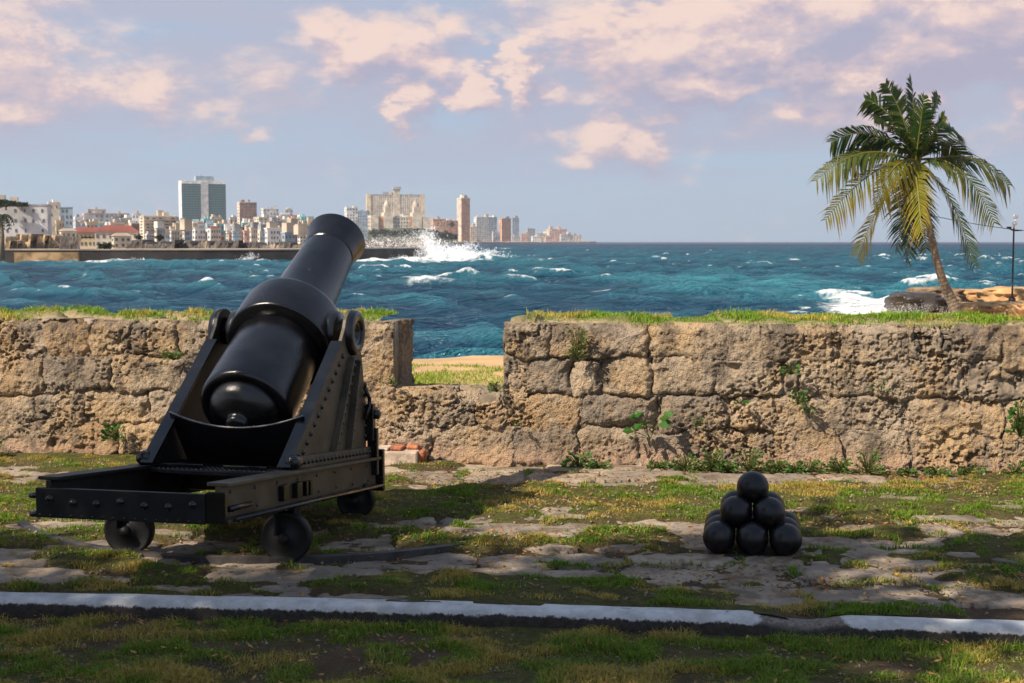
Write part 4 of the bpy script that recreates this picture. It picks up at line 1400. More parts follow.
def bldg(x0, x1, yt, Y, colour, label, yaw=24, dep=None, floors=4, cols=5, name='town_building', side=None, roof=None, ext=None, win=True, ledge=False, wf=.42, wh=.46):
    """a building whose outline spans x0..x1 in the photo, its top at yt, standing Y metres away"""
    base = ground_z(Y) - 1.0
    top = EYE + (HOR - yt) * Y / F
    sil = (x1 - x0) * Y / F
    alpha = math.atan(((x0 + x1) / 2 - CX) / F)
    phi = R(yaw)
    rel = abs(phi + alpha)                               # how far the front is turned from the line of sight
    if dep is None:
        dep = sil * .45
    dep = min(dep, sil * .75 / max(math.sin(rel), .15))
    w = max((sil - dep * math.sin(rel)) / math.cos(rel), sil * .25)
    c = at_depth((x0 + x1) / 2, HOR, Y)
    o = empty(name, (c.x, c.y, base), phi)
    h = top - base
    m = MB(); m.box((-w / 2, -dep / 2, 0), (w / 2, dep / 2, h))
    body = m.build('wall', MATS['town_' + colour], o)
    if side:
        m = MB(); m.box((-w / 2 - .25, -dep / 2 - .02, 0), (-w / 2 - .01, dep / 2, h - .2)); m.build('side_wall', MATS['town_' + side], o)
    if roof == 'flat' or roof is None:
        m = MB(); m.box((-w / 2 - .2, -dep / 2 - .2, h), (w / 2 + .2, dep / 2 + .2, h + max(.4, h * .015))); m.build('parapet', MATS['town_' + (side or colour)], o)
        if sil > 9:
            bw = w * random.uniform(.12, .25); bx = random.uniform(-w * .3, w * .3)
            m = MB(); m.box((bx - bw / 2, -dep * .2, h + .3), (bx + bw / 2, dep * .2, h + max(2.0, h * random.uniform(.04, .08)))); m.build('roof_house', MATS['town_' + colour], o)
        q = MB()
        for k_ in range(WR.choice([1, 2, 3])):
            tx_, ty_, ts_ = WR.uniform(-w * .42, w * .42), WR.uniform(-dep * .4, dep * .4), WR.uniform(.6, 1.4) * max(1, Y / 1200)
            q.box((tx_ - ts_, ty_ - ts_, h + .2), (tx_ + ts_, ty_ + ts_, h + .5 + ts_ * WR.uniform(1, 2.2)))
        stuff(q.build('roof_tanks', MATS['town_' + WR.choice(['white', 'grey', 'beige'])], o))
    elif roof:
        rh = min(3.2, sil * .16)
        m = MB(); m.add([(-w / 2 - .3, -dep / 2 - .3, h), (w / 2 + .3, -dep / 2 - .3, h), (w / 2 + .3, dep / 2 + .3, h), (-w / 2 - .3, dep / 2 + .3, h), (-w / 2 + dep * .4, 0, h + rh), (w / 2 - dep * .4, 0, h + rh)],
                        [(0, 1, 5, 4), (1, 2, 5), (2, 3, 4, 5), (3, 0, 4), (3, 2, 1, 0)])
        m.build('roof', MATS['town_' + roof], o)
    if win:
        fh = (h - 1.2) / floors
        q = MB()
        for f_ in range(floors):
            z0 = 1.0 + f_ * fh + fh * (1 - wh) * .55
            for k_ in range(cols):
                cw = w / cols
                if WR.random() < .16: continue
                xa = -w / 2 + cw * (k_ + .5 - wf / 2) + WR.uniform(-.08, .08) * cw
                q.box((xa, -dep / 2 - .10, z0), (xa + cw * wf, -dep / 2 + .02, z0 + fh * wh))
            sc_ = max(1, int(cols * dep / w * .8))
            for k_ in range(sc_):
                cw = dep / sc_
                ya = -dep / 2 + cw * (k_ + .5 - wf / 2)
                xs_ = -w / 2 - (.36 if side else .10)
                q.box((xs_, ya, z0), (xs_ + .12, ya + cw * wf, z0 + fh * wh))
        stuff(q.build('windows', MATS['town_glass'], o))
    if ledge:
        q = MB()
        fh = (h - 1.2) / floors
        for f_ in range(floors):
            z0 = 1.0 + f_ * fh
            q.box((-w * .5 - .1, -dep / 2 - .9, z0), (w * .5 + .1, -dep / 2 - .101, z0 + fh * .30))
        stuff(q.build('balconies', MATS['town_' + colour], o))
    if ext:
        ext(o, w, dep, h)
    TOWN.append([o, label, (x0 + x1) / 2])
    return o, w, dep, h


# --- landmarks
def hospital(o, w, d, h):
    q = MB(); q.box((-w / 2 + .6, -d / 2 - .35, 2), (-w * .07, -d / 2 - .12, h - 3)); q.build('glass_front', MATS['tower_glass'], o)
    q = MB(); q.box((w * .10, -d / 2 - .35, 2), (w / 2 - .6, -d / 2 - .12, h - 3)); q.build('glass_front', MATS['tower_glass'], o)
    q = MB()
    for xa, xb, n in ((-w / 2 + .6, -w * .07, 12), (w * .10, w / 2 - .6, 11)):
        for k_ in range(n + 1):
            x = xa + (xb - xa) * k_ / n
            q.box((x - .28, -d / 2 - .8, 2), (x + .28, -d / 2 - .36, h - 3))
        for k_ in range(24):
            z = 2 + (h - 5) * k_ / 24
            q.box((xa, -d / 2 - .7, z), (xb, -d / 2 - .37, z + 1.0))
    stuff(q.build('facade_grid', MATS['tower_frame'], o))
    q = MB(); q.box((-w * .068, -d / 2 - 1.2, 0), (w * .098, -d / 2 - .02, h)); q.build('centre_strip', MATS['town_pale grey'], o)
    q = MB(); q.box((-w * .16, -d * .3, h + .5), (w * .24, d * .3, h + 8)); q.build('penthouse', MATS['town_blue grey'], o)
    q = MB(); q.tube([(w * -.02, 0, h + 8), (w * -.02, 0, h + 15)], .35, 5); q.build('antenna', MATS['town_grey'], o)
bldg(180, 226, 182.5, 2000, 'white', 'tall green glass tower with a pale centre strip, largest on the left', 24, 22, win=False, ext=hospital, name='glass_tower')


def focsa(o, w, d, h):
    q = MB()
    for k_ in range(30):
        z = 2 + (h - 4) * k_ / 30
        q.box((-w / 2, -d / 2 - .9, z), (w / 2, -d / 2 - .14, z + 1.5))
    for k_ in range(27):
        x = -w / 2 + w * k_ / 26
        q.box((x - .5, -d / 2 - 1.2, 2), (x + .5, -d / 2 - .15, h - 1))
    stuff(q.build('balcony_grid', MATS['town_cream'], o))
    q = MB(); q.box((-4, -d / 2 - 2, 4), (9, d / 2 + 1, h + 16)); q.build('stair_tower', MATS['town_beige'], o)
    q = MB(); q.box((-6, -d / 2 - 4, h + 12), (11, d / 2 + 2, h + 17)); q.build('top_room', MATS['town_grey'], o)
    q = MB(); q.box((w / 2 - 7, -d / 2 - 3, 0), (w / 2 + 1, d / 2, h + 2)); q.box((-w / 2 - 1, -d / 2 - 3, 0), (-w / 2 + 7, d / 2, h + 1)); q.build('end_bays', MATS['town_ochre'], o)
bldg(367, 424, 195.5, 2900, 'grey', 'huge wide slab of flats with a rooftop tower behind the twin-towered hotel', 12, 16, floors=30, cols=26, ext=focsa, name='apartment_slab')


def nacional(o, w, d, h):
    for xa in (-w * .20, w * .28):
        q = MB(); q.box((xa - 6, -d / 2 - 3, 0), (xa + 6, d / 2 - 2, h + 6)); q.build('tower', MATS['town_cream'], o)
        q = MB(); q.box((xa - 4, -d / 2 - 1, h + 6), (xa + 4, d / 2 - 5, h + 14)); q.lathe([(0, 4.6), (3, 4), (6, 2.4), (9, .8), (13, .2)], (xa, 0, h + 14), (0, 0, 1), 10); q.build('cupola', MATS['town_beige'], o)
    for xa, xb in ((-w * .36, -w * .27), (w * .16, w * .23)):
        q = MB(); q.box((xa, -d / 2 - 1.5, 0), (xb, d / 2, h + 1)); q.build('bay', MATS['town_orange'], o)
    q = MB(); q.box((-w / 2, -d / 2 - 4, 0), (-w * .37, d / 2, h + 2)); q.build('wing', MATS['town_cream'], o)
    q = MB(); q.box((w * .38, -d / 2 - 4, 0), (w / 2, d / 2, h)); q.build('wing', MATS['town_cream'], o)
bldg(368, 430, 217.5, 1850, 'cream', 'cream and orange hotel with two pointed towers on the green hill', 16, 18, floors=7, cols=22, ext=nacional, name='twin_tower_hotel')


def slim(o, w, d, h):
    q = MB()
    for k_ in range(9):
        x = -w / 2 + w * (k_ + .2) / 9
        q.box((x, -d / 2 - 1.0, 0), (x + w * .05, -d / 2 - .15, h - 2))
    stuff(q.build('ribs', MATS['town_orange'], o))
    q = MB(); q.box((-w * .25, -d * .3, h), (w * .25, d * .3, h + 7)); q.build('penthouse', MATS['town_cream'], o)
bldg(457, 470, 199, 2600, 'terracotta', 'slender brown and cream tower standing alone, tallest on the right', 34, 15, floors=30, cols=9, side='cream', ext=slim, name='slender_tower')

# --- towers and blocks one can tell apart
B_ = [
    (238, 257, 203, 1500, 'brown', 'dark brown office block right of the glass tower', 26, 13, 4, 'cream', 13),
    (262, 279, 209, 1450, 'pale grey', 'white grey stepped tower right of the dark brown block', 24, 10, 5, 'white', 10),
    (255, 281, 218, 780, 'cream', 'sunlit cream apartment block below the stepped tower', 34, 8, 5, 'cream', 9),
    (285, 293, 210, 1700, 'blue grey', 'slim blue grey tower left of the cannon muzzle', 20, 10, 3, 'beige', 10),
    (280, 290, 215, 1500, 'beige', 'beige block beside the slim blue grey tower', 20, 8, 3, None, 8),
    (287, 302, 219, 1100, 'cream', 'cream block touching the cannon barrel outline', 24, 7, 4, None, 7),
    (300, 314, 217, 1000, 'turquoise', 'teal block half hidden by the cannon muzzle', 18, 7, 4, None, 6),
    (345, 358, 208.5, 1900, 'white', 'white tower left of the huge slab of flats', 26, 14, 4, 'white', 12),
    (356, 370, 212, 2000, 'blue grey', 'grey blue block between the white tower and the slab', 18, 12, 5, None, 10),
    (141, 176, 217, 620, 'beige', 'tan apartment house with balconies behind the old sea wall', 30, 6, 5, 'cream', 9),
    (49, 60, 203, 720, 'cream', 'bright cream stair tower rising behind the long grey barracks', 28, 5, 2, 'cream', 5),
    (57, 73, 208, 740, 'blue grey', 'blue grey block beside the bright cream stair tower', 20, 6, 4, None, 6),
    (84, 129, 214, 1250, 'grey', 'wide grey block on the skyline left of the glass tower', 22, 5, 9, 'pink', 6),
    (88, 106, 210, 1300, 'beige', 'beige house on top of the wide grey skyline block', 22, 6, 4, None, 6),
    (133, 141, 214, 1200, 'white', 'small white block on the skyline behind the tan apartment house', 22, 5, 3, None, 5),
    (-40, 50, 206, 430, 'pale grey', 'long grey barracks with rows of small windows at the left edge', 13, 3, 10, 'grey', 4),
    (430, 446, 219.5, 2350, 'orange', 'orange block right of the green hill', 28, 9, 4, 'orange', 9),
    (444, 458, 221, 2400, 'terracotta', 'terracotta block leaning against the slender tower', 22, 9, 4, None, 9),
    (474, 489, 217.5, 2700, 'pale grey', 'pale grey twin slab right of the slender tower', 24, 14, 5, 'white', 12),
    (486, 497, 217.5, 2900, 'blue grey', 'blue white tower between the pale slab and the orange tower', 26, 14, 3, 'white', 12),
    (499, 511, 219, 2800, 'terracotta', 'orange brown tower on the far shore', 32, 14, 4, 'orange', 12),
    (511, 519, 218.5, 3000, 'blue grey', 'slim blue grey tower right of the orange brown tower', 22, 14, 3, None, 12),
    (469, 477, 227, 2650, 'cream', 'low cream block at the foot of the slender tower', 22, 7, 3, None, 7),
    (492, 500, 232, 2650, 'white', 'low white block before the blue white tower', 22, 5, 3, None, 5),
    (520, 528, 234, 3000, 'pink', 'low pink house right of the slim blue grey tower', 20, 4, 3, None, 4),
    (526, 535, 229, 3100, 'grey', 'small grey tower with a dome on the far shore', 20, 6, 3, None, 6),
    (535, 549, 233.5, 3200, 'beige', 'beige low block left of the long far hotel', 20, 5, 4, None, 5),
    (546, 567, 229.5, 3200, 'pink', 'long stepped pinkish hotel near the end of the shore', 20, 7, 7, 'cream', 7),
    (564, 573, 235, 3250, 'grey', 'low grey building right of the long far hotel', 18, 3, 3, None, 3),
    (571, 582, 236, 3350, 'cream', 'last cream building at the tip of the far shore', 18, 3, 3, None, 3),
]
for (x0, x1, yt, Y, cc, lab, yaw, fl, cl, sd, fl2) in B_:
    bldg(x0, x1, yt, Y, cc, lab, yaw, None, fl2, cl, side=sd, ledge=('balcon' in lab), wf=.22 if 'barracks' in lab else .42, wh=.34 if 'barracks' in lab else .46)

# --- low buildings along the shore
L_ = [
    (60, 76, 231, 330, 'cream', 'cream gabled warehouse end left of the red roof', 30, 'stone', 2, 3),
    (72, 104, 232.5, 345, 'ochre', 'long cream warehouse with a dark red roof', 14, 'red', 2, 8),
    (96, 138, 232, 340, 'cream', 'low cream building under the bright red roof', 14, 'red', 2, 7),
    (112, 131, 236, 292, 'cream', 'cream gabled house on the shore in front of the red roof', 30, 'stone', 2, 3),
    (228, 254, 228, 640, 'red', 'red flat-topped house below the dark brown block', 18, None, 2, 5),
    (178, 188, 228, 560, 'turquoise', 'pale green narrow house below the glass tower', 20, None, 3, 2),
    (182, 203, 224, 800, 'turquoise', 'turquoise block at the foot of the glass tower', 20, None, 3, 5),
    (206, 229, 224, 820, 'pale blue', 'pale blue block at the right foot of the glass tower', 20, None, 3, 5),
    (226, 238, 231, 560, 'white', 'white cube house left of the red house', 20, None, 2, 3),
]
for (x0, x1, yt, Y, cc, lab, yaw, rf, fl, cl) in L_:
    bldg(x0, x1, yt, Y, cc, lab, yaw, None, fl, cl, roof=rf)

def embankment(x0, x1, y_lo, y_hi, Y, label, seed, mat='bank_stone', nm='embankment', cat='embankment', fr=.16):
    """ragged old masonry bank with a broken top"""
    n = int((x1 - x0) * 2.2)
    xs_ = np.linspace(x0, x1, n)
    top = y_hi + (y_lo - y_hi) * sstep(.35, .65, fbm(xs_ * fr, xs_ * 0, 4, seed))
    rows = 9
    P = np.zeros((rows + 2, n, 3))
    for i, x in enumerate(xs_):
        zt = EYE + (HOR - top[i]) * Y / F
        for r in range(rows + 2):
            f_ = min(r / rows, 1.0)
            yy = Y + 1.6 * f_ + .9 * (fbm(np.array([x * .5]), np.array([f_ * 5.0]), 4, seed + 2)[0] - .5) + (9 if r > rows else 0)
            P[r, i] = ((x - CX) / F * Y, yy, -.5 + (zt + .5) * f_)
    ii = np.arange((rows + 2) * n).reshape(rows + 2, n)
    o = link(nm, np_mesh(nm, P.reshape(-1, 3), np.stack([ii[:-1, :-1], ii[:-1, 1:], ii[1:, 1:], ii[1:, :-1]], -1).reshape(-1, 4)), MATS[mat])
    tag(o, label, cat)


m_, t_ = material('bank_stone')
co_ = t_.n('ShaderNodeTexCoord').outputs['Object']
nn_ = t_.noise(co_, .35, 7, .7)
c_ = t_.mix(t_.ramp(nn_, .38, .62), (.050, .044, .042), (.13, .105, .085))
c_ = t_.mix(t_.m('MULTIPLY', t_.ramp(t_.noise(t_.mapping(co_, loc=(4, 1, 2)), .12, 6, .7), .56, .66), .8), c_, (.34, .27, .20))
finish(t_, **{'Base Color': c_, 'Roughness': .9, 'Normal': bump(t_, nn_, .8, .5)})
embankment(59, 80, 238.5, 236.5, 266, 'dark stone bastion block at the water left of the warehouse', 2, 'bank_stone', 'bastion', 'bastion')
embankment(126, 174, 244, 239.5, 285, 'long dark old fort wall below the tan apartment house', 3)
embankment(173, 238, 245.5, 240.5, 292, 'dark broken embankment below the glass tower', 5)
embankment(236, 318, 245, 241.5, 296, 'long dark embankment below the cream apartment block', 8)
embankment(318, 424, 245, 240, 312, 'grey embankment in the spray behind the end of the sea wall', 11)

# --- ruins by the water on the left
m_, t_ = material('ruin_stone')
co_ = t_.n('ShaderNodeTexCoord').outputs['Object']
nn_ = t_.noise(co_, .45, 7, .72)
c_ = t_.mix(t_.ramp(nn_, .38, .62), (.20, .145, .09), (.50, .37, .22))
c_ = t_.mix(t_.m('MULTIPLY', t_.ramp(t_.noise(t_.mapping(co_, loc=(4, 1, 2)), .5, 6, .7), .58, .64), .9), c_, (.05, .042, .04))
finish(t_, **{'Base Color': c_, 'Roughness': .9, 'Normal': bump(t_, nn_, .8, .5)})
for i, (x0, x1, yl, yh, lab) in enumerate([(-14, 9, 241, 236, 'pale stone ruin at the left edge beside the ragged palm'), (7, 17, 244, 238, 'narrow ochre ruin wall right of the ragged palm'), (15, 30, 242, 234, 'tall broken ochre ruin below the barracks'), (28, 44, 243, 234.5, 'ochre ruin with a slanting top below the barracks'), (42, 61, 243, 235, 'brown broken ruin beside the dark stone bastion')]):
    embankment(x0, x1, yl, yh, 272 + 3 * i, lab, 31 + i, 'ruin_stone', 'ruined_house', 'ruin', .30)

# --- the many small houses between
hr = random.Random(5)
NEAR = [(55, 84, 'below the wide grey skyline block'), (84, 140, 'above the red roofs'), (140, 180, 'around the tan apartment house'), (180, 232, 'below the glass tower'), (232, 262, 'around the dark brown block'), (262, 318, 'left of the cannon muzzle'), (318, 372, 'behind the cannon muzzle'), (430, 600, 'on the far shore')]
for layer, (Ya, Yb, ya, yb, n) in enumerate([(950, 1300, 216, 226, 32), (600, 900, 221, 231, 34), (380, 560, 228, 237, 32)]):
    for i in range(n):
        x = 56 + (316 - 56) * (i + hr.uniform(.1, .9)) / n
        if layer == 2 and (58 < x < 140): continue
        w_ = hr.uniform(6, 14)
        Y = hr.uniform(Ya, Yb)
        cc = hr.choice(['white', 'white', 'cream', 'beige', 'pale grey', 'pink', 'pale blue', 'grey', 'ochre', 'cream', 'turquoise', 'blue grey', 'brown'])
        yt = hr.uniform(ya, yb)
        where = [t for a, b, t in NEAR if a <= x < b][0]
        row = ('high up', 'halfway up', 'low down')[layer]
        bldg(x - w_ / 2, x + w_ / 2, yt, Y, cc, '%s house %s %s' % (cc, row, where), hr.uniform(27, 46), None, hr.choice([2, 3, 3, 4]), hr.choice([3, 4, 5]), name='town_house', side=hr.choice([None, None, 'white', 'cream', 'beige']), roof='red' if hr.random() < .10 else None)
for i in range(9):
    x = 432 + i * 17 + hr.uniform(-4, 4); Y = 2500 + (x - 430) * 4.6
    cc = hr.choice(['white', 'cream', 'pink', 'pale grey', 'beige'])
    bldg(x - 5, x + 5, hr.uniform(234, 238), Y, cc, '%s low house %s' % (cc, 'on the far shore'), 18, None, 2, 4, name='town_house')
groups = {}
for o, lab, x in TOWN:
    groups.setdefault(lab, []).append((x, o))
for lab, lst in groups.items():
    lst.sort(key=lambda t: t[0])
    for k_, (x, o) in enumerate(lst):
        tag(o, lab if len(lst) == 1 else '%s, %s' % (lab, ORD[min(k_, 9)]), 'building', 'buildings of the town across the water')

# --- harbour walls
def run_wall(name, pts, ztop, thick, mat, label, cap=None):
    """pts: (px, Y); a wall standing in the water"""
    m = MB()
    P = [((px - CX) / F * Y, Y) for px, Y in pts]
    root = empty(name, (P[0][0], P[0][1], SEA))
    for (a, b) in zip(P[:-1], P[1:]):
        d = Vector((b[0] - a[0], b[1] - a[1], 0)).normalized(); n = Vector((-d.y, d.x, 0)) * thick
        q = [(a[0], a[1]), (b[0], b[1]), (b[0] + n.x, b[1] + n.y), (a[0] + n.x, a[1] + n.y)]
        m.hexa([(x - root.location.x, y - root.location.y, -2) for x, y in q] + [(x - root.location.x, y - root.location.y, ztop - SEA) for x, y in q])
    m.build('wall', mat, root)
    if cap:
        m = MB()
        for (a, b) in zip(P[:-1], P[1:]):
            d = Vector((b[0] - a[0], b[1] - a[1], 0)).normalized(); n = Vector((-d.y, d.x, 0))
            q = [(a[0] - n.x * .1, a[1] - n.y * .1), (b[0] - n.x * .1, b[1] - n.y * .1), (b[0] + n.x * thick, b[1] + n.y * thick), (a[0] + n.x * thick, a[1] + n.y * thick)]
            m.hexa([(x - root.location.x, y - root.location.y, ztop - SEA + .002) for x, y in q] + [(x - root.location.x, y - root.location.y, ztop - SEA + .22) for x, y in q])
        m.build('coping', cap, root)
    tag(root, label, 'sea wall')


simple('sea_wall_stone', (.030, .024, .021), .7, .5, .5, bs=.6, bscale=2)
simple('quay_stone', (.34, .22, .11), .9, .5, .5, bs=.8, bscale=2)
run_wall('sea_wall', [(-140, 248), (20, 251), (80, 252), (200, 257), (318, 264)], .40, 3.0, MATS['sea_wall_stone'], 'long dark sea wall along the town shore left of the cannon muzzle', MATS['town_stone'])
run_wall('sea_wall', [(330, 268), (380, 280), (424, 294)], .55, 5.0, MATS['sea_wall_stone'], 'dark end of the sea wall under the wave spray right of the cannon muzzle', MATS['town_grey'])
run_wall('quay', [(15, 247.5), (79, 249.2)], .05, 1.8, MATS['quay_stone'], 'golden stone quay in front of the ruins at the far left')

# --- green hill under the hotel and dark trees along the shore
def leaf_cloud(n, fn, size, colf, rg):
    """n leaf faces; fn gives centres (n,3)"""
    C = fn(n)
    d = rg.normal(size=(n, 3)); d /= np.linalg.norm(d, axis=1)[:, None]
    e = np.cross(d, rg.normal(size=(n, 3))); e /= np.linalg.norm(e, axis=1)[:, None]
    s = (size * rg.uniform(.6, 1.4, n))[:, None]
    V = np.stack([C - e * s * .5, C + d * s * .28 + e * 0, C + e * s * .5, C - d * s * .28], 1).reshape(-1, 3)
    me = np_mesh('foliage', V, np.arange(4 * n).reshape(n, 4))
    set_attr(me, 'col', np.repeat(colf(n), 4, 0), 'FLOAT_COLOR')
    return me


def far_tree(px, py, w, h, Y, label, seed, dark=.5):
    rg = np.random.default_rng(seed)
    base = at_depth(px, py, Y); W_, H_ = w * Y / F, h * Y / F
    o = empty('shore_tree', base)
    q = MB(); q.tube([(0, 0, -1), (0, 0, H_ * .5)], [W_ * .05, W_ * .03], 6); q.build('trunk', MATS['trunk_bark'], o)
    def fn(n):
        u = rg.normal(size=(n, 3)); u /= np.linalg.norm(u, axis=1)[:, None]; u *= rg.uniform(.55, 1.0, (n, 1))
        k = 1 + .35 * np.sin(u[:, :1] * 5 + seed) * np.cos(u[:, 2:] * 4)
        return u * k * np.array([W_ / 2, W_ / 2.5, H_ * .45]) + np.array([0, 0, H_ * .52])
    def cf(n):
        a = rg.uniform(.5, 1.1, (n, 1)); return np.concatenate([np.array([[.030, .050, .018]]) * a, np.ones((n, 1))], 1)
    link('crown', leaf_cloud(900, fn, W_ * .13, cf, rg), MATS['tree_leaf'], o)
    tag(o, label, 'tree', 'trees of the town')


hx = np.linspace(368, 458, 60); hyy = np.linspace(0, 1, 14)
HXX, HT = np.meshgrid(hx, hyy)
HY = 1600 + 300 * HT
prof_ = np.interp(HXX, [368, 385, 400, 425, 445, 458], [231, 228.5, 228, 229, 233, 240.5])
HZ = EYE + (HOR - prof_) * HY / F * sstep(-.05, .75, HT) + 4 * (fbm(HXX * .3, HT * 6, 3, 7) - .5) - 3 * (HT < .05)
hi_ = np.arange(HXX.size).reshape(HXX.shape)
me = np_mesh('hill', np.stack([(HXX - CX) / F * HY, HY, HZ], -1).reshape(-1, 3), np.stack([hi_[:-1, :-1], hi_[:-1, 1:], hi_[1:, 1:], hi_[1:, :-1]], -1).reshape(-1, 4))
simple('hill_scrub', (.05, .058, .026), .95, .4, .05)
tag(link('hill', me, MATS['hill_scrub'], None, True), 'dark green hill under the twin-towered hotel', None, None, 'structure')
for i in range(16):
    x = 374 + i * 5.2 + hr.uniform(-1, 1)
    far_tree(x, np.interp(x, [368, 400, 425, 458], [237, 236.5, 237, 241]), hr.uniform(8, 12), hr.uniform(6, 9), 1590 - i, 'dark green tree on the hill below the hotel, %s' % (ORD + ['%s from the left' % t for t in ('eleventh', 'twelfth', 'thirteenth', 'fourteenth', 'fifteenth', 'sixteenth')])[i], 300 + i)
for i, (x, y, w_, h_, Y, lab) in enumerate([(139, 241, 7, 7, 290, 'small dark tree left of the tan apartment house'), (160, 241, 8, 7, 290, 'small dark tree right of the tan apartment house'), (6, 207, 22, 7, 420, 'dark bushy tree on the roof line of the barracks'), (22, 207, 14, 5, 425, 'small dark tree on the roof edge of the barracks'),
                                              (290, 241, 12, 7, 500, 'green tree by the shore left of the cannon barrel'), (105, 250, 16, 7, 262, 'dark tree on the quay below the red roof'), (280, 241, 10, 6, 480, 'green shrub tree below the teal block'), (452, 227, 6, 5, 2300, 'small tree on the hill crest right of the hotel')]):
    far_tree(x, y, w_, h_, Y, lab, 400 + i)

# left edge palm near the quay
lp = empty('small_palm', at_depth(2, 252, 238)); tag(lp, 'dark ragged palm cut by the left edge of the picture', 'palm tree')
hh = (252 - 216) * 238 / F
q = MB(); q.tube([(0, 0, -1.2), (.1, 0, hh * .5), (-.1, 0, hh)], [.5, .36, .3], 8); q.build('trunk', MATS['trunk_bark'], lp)
for i in range(16):
    a = i * 2.4; L_f = 2.2
    m = MB(); cols = []
    pts = [Vector((math.cos(a) * L_f * t, math.sin(a) * L_f * t, hh + .9 * t * (1.3 + .8 * math.sin(i * 5)) - 2.6 * t * t)) for t in [k / 8 for k in range(9)]]
    m.tube(pts, [.05] * 9, 4); cols += [(.04, .05, .02, 1)] * len(m.v)
    for k in range(1, 9):
        for s in (-1, 1):
            sd = Vector((-math.sin(a), math.cos(a), 0)) * s
            o_ = len(m.v)
            m.v += [tuple(pts[k]), tuple(pts[k] + sd * .5 + Vector((0, 0, -.35))), tuple(pts[k - 1] * .4 + pts[k] * .6 + sd * .25)]
            m.f += [(o_, o_ + 1, o_ + 2)]; m.sm += [False]; cols += [(.03, .045, .015, 1)] * 3
    me = bpy.data.meshes.new('frond'); me.from_pydata(m.v, [], m.f); set_attr(me, 'col', np.array(cols), 'FLOAT_COLOR'); link('frond', me, MATS['palm_leaf'], lp)

# ================================================================== spray where the swell hits the sea wall
m_, t_ = material('spray')
pr = t_.n('ShaderNodeBsdfDiffuse', {'Color': (.62, .63, .64, 1)}); tl = t_.n('ShaderNodeBsdfTranslucent', {'Color': (.62, .63, .64, 1)})
mx = t_.n('ShaderNodeAddShader', {0: pr.outputs[0], 1: tl.outputs[0]})
tr_ = t_.n('ShaderNodeBsdfTransparent')
t_.t.links.new(t_.n('ShaderNodeMixShader', {0: .55, 1: mx.outputs[0], 2: tr_.outputs[0]}).outputs[0], t_.n('ShaderNodeOutputMaterial').inputs[0])


def spray(name, spots, label, seed):
    """spots: (px, py, rx, ry, depth, spread in depth, droplets, size)"""
    rg = np.random.default_rng(seed)
    V, Fc = [], []
    for (px, py, rx, ry, Y, dY, n, size) in spots:
        c = at_depth(px, py, Y); s = Y / F
        n = int(n * .7)
        d = np.clip(rg.normal(size=(n, 3)) * .52, -1.6, 1.6)
        d[:, 0] += .35 * np.sin(d[:, 2] * 5 + rg.uniform(0, 6)); d[:, 2] *= (1 + .5 * np.abs(np.sin(d[:, 0] * 6 + 1)))
        P = np.array(c) + d * np.array([rx * s, dY, ry * s])
        P[:, 2] = np.maximum(P[:, 2], SEA + .1)
        t = rg.normal(size=(n, 4, 3)); t /= np.linalg.norm(t, axis=2)[..., None]
        V.append((P[:, None] + t * (size * rg.lognormal(-.35, .5, (n, 1, 1)))).reshape(-1, 3))
    V = np.concatenate(V); n = len(V) // 4
    b = np.arange(n)[:, None] * 4
    Fc = np.concatenate([b + np.array([0, 1, 2]), b + np.array([0, 2, 3]), b + np.array([0, 3, 1]), b + np.array([1, 3, 2])])
    o = link(name, np_mesh(name, V, Fc), MATS['spray'])
    tag(o, label, 'spray', None, 'stuff')


spray('wave_spray', [(430, 247, 8, 13, 297, 3, 5200, .12), (427, 241, 11, 9, 298, 3, 2200, .10), (438, 254, 14, 8, 294, 3, 6000, .13), (450, 256, 20, 6, 292, 3, 6000, .13), (464, 252, 14, 6, 292, 2, 5200, .13), (486, 255.5, 14, 4.5, 290, 2, 3600, .12), (470, 258, 34, 4, 289, 3, 4600, .13),
                    (400, 244, 28, 8, 303, 3, 3000, .10), (376, 246, 12, 9, 300, 3, 1400, .10), (413, 240, 15, 8, 305, 4, 1300, .10), (395, 259.5, 42, 2.6, 284, 3, 4200, .12), (420, 255, 8, 8, 291, 2, 1800, .11)],
      'white plume of spray where a wave breaks on the end of the sea wall', 1)
spray('wave_spray', [(252, 256.5, 4, 3.5, 250, 1, 420, .09), (247, 258.5, 8, 2, 250, 1.5, 420, .09)], 'small white splash against the middle of the long sea wall', 2)
spray('wave_spray', [(135, 260.5, 9, 1.6, 248, 1.5, 420, .09), (150, 262, 16, 1.2, 246, 1.5, 420, .09)], 'low white splash at the long sea wall below the tan apartment house', 3)
spray('wave_spray', [(905, 312, 28, 6, 63.5, 2, 2600, .022), (925, 303, 18, 4, 66, 1.2, 1200, .02), (870, 304, 16, 3, 68, 2, 700, .02), (945, 312, 12, 4, 64, 1, 700, .02)], 'white surf spray around the rocks of the point', 4)
spray('wave_spray', [(500 + 12 * i, 241.9, 9, .8, 2300 + 90 * i, 6, 130, .55) for i in range(8)], 'thin white line of surf along the far shore', 5)
